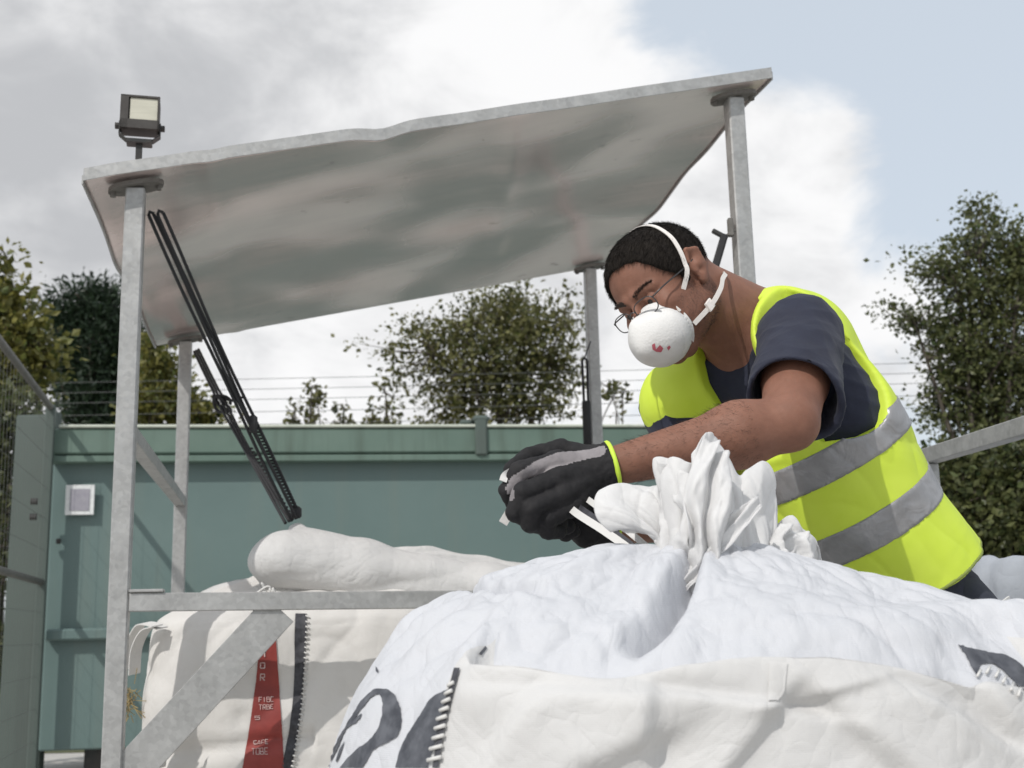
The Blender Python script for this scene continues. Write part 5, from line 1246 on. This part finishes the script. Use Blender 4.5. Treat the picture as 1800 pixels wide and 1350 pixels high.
# ---- dust mask
MC = hp(.002, .098, -.062)
def f_mask(P):
    q = (P - MC) @ HB.T
    d = ell(q, (0, -.004, -.004), (.062, .052, .056)); d = smin(d, ell(q, (0, .022, .002), (.030, .032, .032)), .03)
    d = smin(d, cap(q, (-.024, -.012, .041), (.024, -.012, .041), .012, .012), .02)
    d = smin(d, cap(q, (0, .030, .038), (0, .050, -.006), .006, .008), .022)
    d = smax(d, -(q[..., 1] + .038 + .0 * q[..., 2]), .006)
    rimd = np.abs(q[..., 1] + .030) - .003; d = np.minimum(d, smax(ell(q, (0, -.004, -.004), (.066, .060, .060)), rimd, .002))
    return d
Vm, Qm = surf(f_mask, MC - .1, MC + .1, .0024); nm_ = vnormals(Vm, Qm)
qm = (Vm - MC) @ HB.T; h = .0012 * perlin(Vm * 40) - .0016 * np.exp(-((qm[:, 1] - .006) / .0016) ** 2) + .0008 * np.sin(qm[:, 2] * 900) * np.exp(-((qm[:, 1] + .022) / .004) ** 2)
Vm = Vm + nm_ * h[:, None] * (1 if (nm_ * (Vm - MC)).sum() > 0 else -1)
mask = mk('dust_mask', Vm, Qm, M['mask'], person)
def onhead(x, y, z, off, f=None):
    """point on the head surface in the direction (x, y, z) from the head centre"""
    f = f or (lambda P: np.minimum(np.minimum(f_head(P), f_neck(P)), f_hair(P))); d = nz(lh * x + fw * y + uh * z); t_ = .30
    for _ in range(40): t_ -= float(f((HC + d * t_)[None])[0]) * .8
    return HC + d * (t_ + off)
for s_ in (1, -1):
    up_ = [MC + lh * s_ * .052 - fw * .034 + uh * .02] + [onhead(s_ * math.sin(a_), yy_, math.cos(a_), .003) for a_, yy_ in ((1.62, .30), (1.40, .16), (1.15, .06), (.85, -.05), (.5, -.14), (.2, -.2), (0, -.2))]
    c_ = crom(up_, 8); wv = [nz(np.cross(c_[min(i + 1, len(c_) - 1)] - c_[max(i - 1, 0)], c_[i] - HC)) * .0045 for i in range(len(c_))]
    b = MB(); b.strip(c_, wv, .0016); b.build('strap', M['elastic'], mask)
    dn_ = [MC + lh * s_ * .055 - fw * .036 - uh * .022, hp(s_ * .082, .02, -.075), hp(s_ * .088, -.022, -.062), hp(s_ * .088, -.045, -.050), hp(s_ * .070, -.085, -.045), hp(s_ * .02, -.110, -.045), hp(0, -.112, -.045)]
    c_ = crom(dn_, 8); b = MB(); b.strip(c_, [nz(uh + fw * .25) * .0045] * len(c_), .0016); b.build('strap', M['elastic'], mask)
    b = MB(); b.box(MC + lh * s_ * .056 - fw * .030 + uh * .020, (.004, .016, .018), (Vector(lh), Vector(fw), Vector(uh)), .001); b.build('clip', M['elastic'], mask); b = MB(); b.box(hp(s_ * .080, .022, -.074), (.006, .020, .018), (Vector(lh), Vector(nz(fw - uh * .2)), Vector(uh)), .001); b.build('clip', M['elastic'], mask)
BVM = BVHTree.FromPolygons([Vector(v) for v in Vm], [tuple(f) for f in Qm])
for poly in ([(1146, 606), (1151, 603), (1153, 614), (1160, 606), (1166, 612), (1162, 619), (1153, 618), (1147, 614)], [(1172, 611), (1176, 607), (1179, 610), (1175, 616)]):
    decal('red_print', poly, M['redmark'], mask, BVM, 2.0, .0008)

# ---- glasses
M['lens'] = mat('clear_lens', (.8, .85, .85), .05); t_ = M['lens'].node_tree; gl = N(t_, 'ShaderNodeBsdfTransparent'); gl2 = N(t_, 'ShaderNodeBsdfGlossy'); gl2.inputs['Roughness'].default_value = .03
fz = N(t_, 'ShaderNodeFresnel'); fz.inputs[0].default_value = 1.08; ms = N(t_, 'ShaderNodeMixShader'); L(t_, fz.outputs[0], ms.inputs[0]); L(t_, gl.outputs[0], ms.inputs[1]); L(t_, gl2.outputs[0], ms.inputs[2]); L(t_, ms.outputs[0], t_.nodes['Material Output'].inputs[0])
M['frame'] = mat('thin_metal_frame', (.09, .085, .085), .3, .8)
gls = mk('glasses_bridge', *(lambda b: (b.v, b.f))(MB().tube([hp(-.009, .115, -.004), hp(0, .118, .0), hp(.009, .115, -.004)], .0013, 6)), M['frame'], person); gls.name = 'glasses'
for s_ in (1, -1):
    c = hp(s_ * .032, .111, -.008); ex_ = nz(lh * s_ - fw * .16); ez_ = nz(uh + fw * .10)
    pts = [c + ex_ * .025 * math.copysign(abs(math.cos(a_)) ** .75, math.cos(a_)) + ez_ * .0165 * math.copysign(abs(math.sin(a_)) ** .75, math.sin(a_)) for a_ in np.linspace(0, 2 * math.pi, 33)]
    b = MB(); b.tube(pts, .0011, 6, False); b.build('frame', M['frame'], gls, smooth=True)
    mk('lens', [tuple(c)] + [tuple(p) for p in pts[:-1]], [(0, 1 + i, 1 + (i + 1) % 32) for i in range(32)], M['lens'], gls)
    b = MB(); b.tube(crom([c + ex_ * .025 + ez_ * .008, hp(s_ * .073, .085, .004), hp(s_ * .083, .02, .008), hp(s_ * .086, -.015, .012)], 6), .0015, 6); b.build('temple', M['frame'], gls, smooth=True)

# ---- wristwatch-like beads at the cuff are part of the glove; tie tapes held in the hands
tie = thing('tie_tape', 'white and black tie tapes pulled tight from the spout into the gloves', 'tie tape', tuple(HA(1150, 980, 1.72)))
def tape(pts, w_, mt, nm, t_=.0016, wd=(.2, -.2, 1)):
    c_ = crom([H(*p) for p in pts], 10); b = MB(); wv = [Vector(nz(np.cross(np.cross(np.array(c_[min(i + 1, len(c_) - 1)]) - np.array(c_[max(i - 1, 0)]), (0, 1, .1)), (0, 0, 0)) if False else np.cross(np.array(c_[min(i + 1, len(c_) - 1)]) - np.array(c_[max(i - 1, 0)]), (0, 1, .12)))) * w_ for i in range(len(c_))]
    b.strip(c_, wv, t_); b.build(nm, mt, tie)
tape([(990, 880, 1.90), (1012, 901, 1.845), (1060, 932, 1.79), (1108, 966, 1.75), (1150, 1000, 1.70)], .0058, M['webbing'], 'white_tape')
tape([(1020, 868, 1.90), (1052, 892, 1.835), (1095, 926, 1.79), (1150, 972, 1.74), (1180, 1000, 1.70)], .0048, M['webbing'], 'white_tape')
tape([(1000, 880, 1.90), (1036, 905, 1.83), (1085, 940, 1.78), (1130, 974, 1.74), (1170, 1004, 1.70)], .0052, M['ink_black'], 'black_tape')
tape([(900, 895, 1.90), (893, 905, 1.89), (884, 920, 1.88)], .0072, M['webbing'], 'tape_end')
tape([(900, 828, 1.875), (888, 836, 1.855), (884, 846, 1.85)], .006, M['webbing'], 'tape_end')

# ---- beard stubble
M['stubble'] = mat('beard_stubble', (.05, .04, .036), .7)
qh = (Vb - HC) @ HB.T; xa = np.abs(qh[:, 0]); sel = np.where((xa > .04) & (qh[:, 1] > -.035) & (qh[:, 1] < .07) & (qh[:, 2] < -.012 - .25 * np.maximum(qh[:, 1] - .0, 0)) & (qh[:, 2] > -.135) & (xa < .09) & (np.abs(f_head(Vb)) < .012))[0]
nb_ = vnormals(Vb, Qb); pk = rs.choice(sel, 7000); dn = nb_[pk]; dn = dn * np.where(((Vb[pk] - HC) * dn).sum(1) > 0, 1, -1)[:, None]
Pk = Vb[pk] + rs.normal(size=(len(pk), 3)) * .002; Pk = Pk - dn * ((Pk - Vb[pk]) * dn).sum(1)[:, None]; dirs = dn * .5 - uh * .7 + rs.normal(size=(len(pk), 3)) * .2; sd = np.cross(dirs, rs.normal(size=(len(pk), 3))); sd /= np.linalg.norm(sd, axis=1)[:, None]
mk('stubble', np.stack([Pk - sd * .0002, Pk + sd * .0002, Pk + dirs * rs.uniform(.001, .003, len(pk))[:, None]], 1).reshape(-1, 3), np.arange(3 * len(Pk)).reshape(-1, 3), M['stubble'], person, smooth=False)
# ---- fine hair on the left forearm
M['armhair'] = mat('forearm_hair', (.03, .018, .012), .6)
sel = np.where(((Vb - Lwr) @ nz(Lel - Lwr) > .03) & ((Vb - Lwr) @ nz(Lel - Lwr) < .24) & (cap(Vb, Lwr, Lel, .06, .06) < .0))[0]
nb_ = vnormals(Vb, Qb); pk = rs.choice(sel, 2600); dn = nb_[pk]; dn = dn * np.where(((Vb[pk] - (Lwr + Lel) / 2) * dn).sum(1) > 0, 1, -1)[:, None]
dirs = nz(Lwr - Lel) * .8 + dn * .25 + rs.normal(size=(len(pk), 3)) * .35; dirs /= np.linalg.norm(dirs, axis=1)[:, None]; sd = np.cross(dirs, rs.normal(size=(len(pk), 3))); sd /= np.linalg.norm(sd, axis=1)[:, None]
Pk = Vb[pk] + rs.normal(size=(len(pk), 3)) * .0015; ln_ = rs.uniform(.007, .015, len(pk))[:, None]
mk('arm_hair', np.stack([Pk - sd * .0002, Pk + sd * .0002, Pk + dirs * ln_], 1).reshape(-1, 3), np.arange(3 * len(Pk)).reshape(-1, 3), M['armhair'], person, smooth=False)
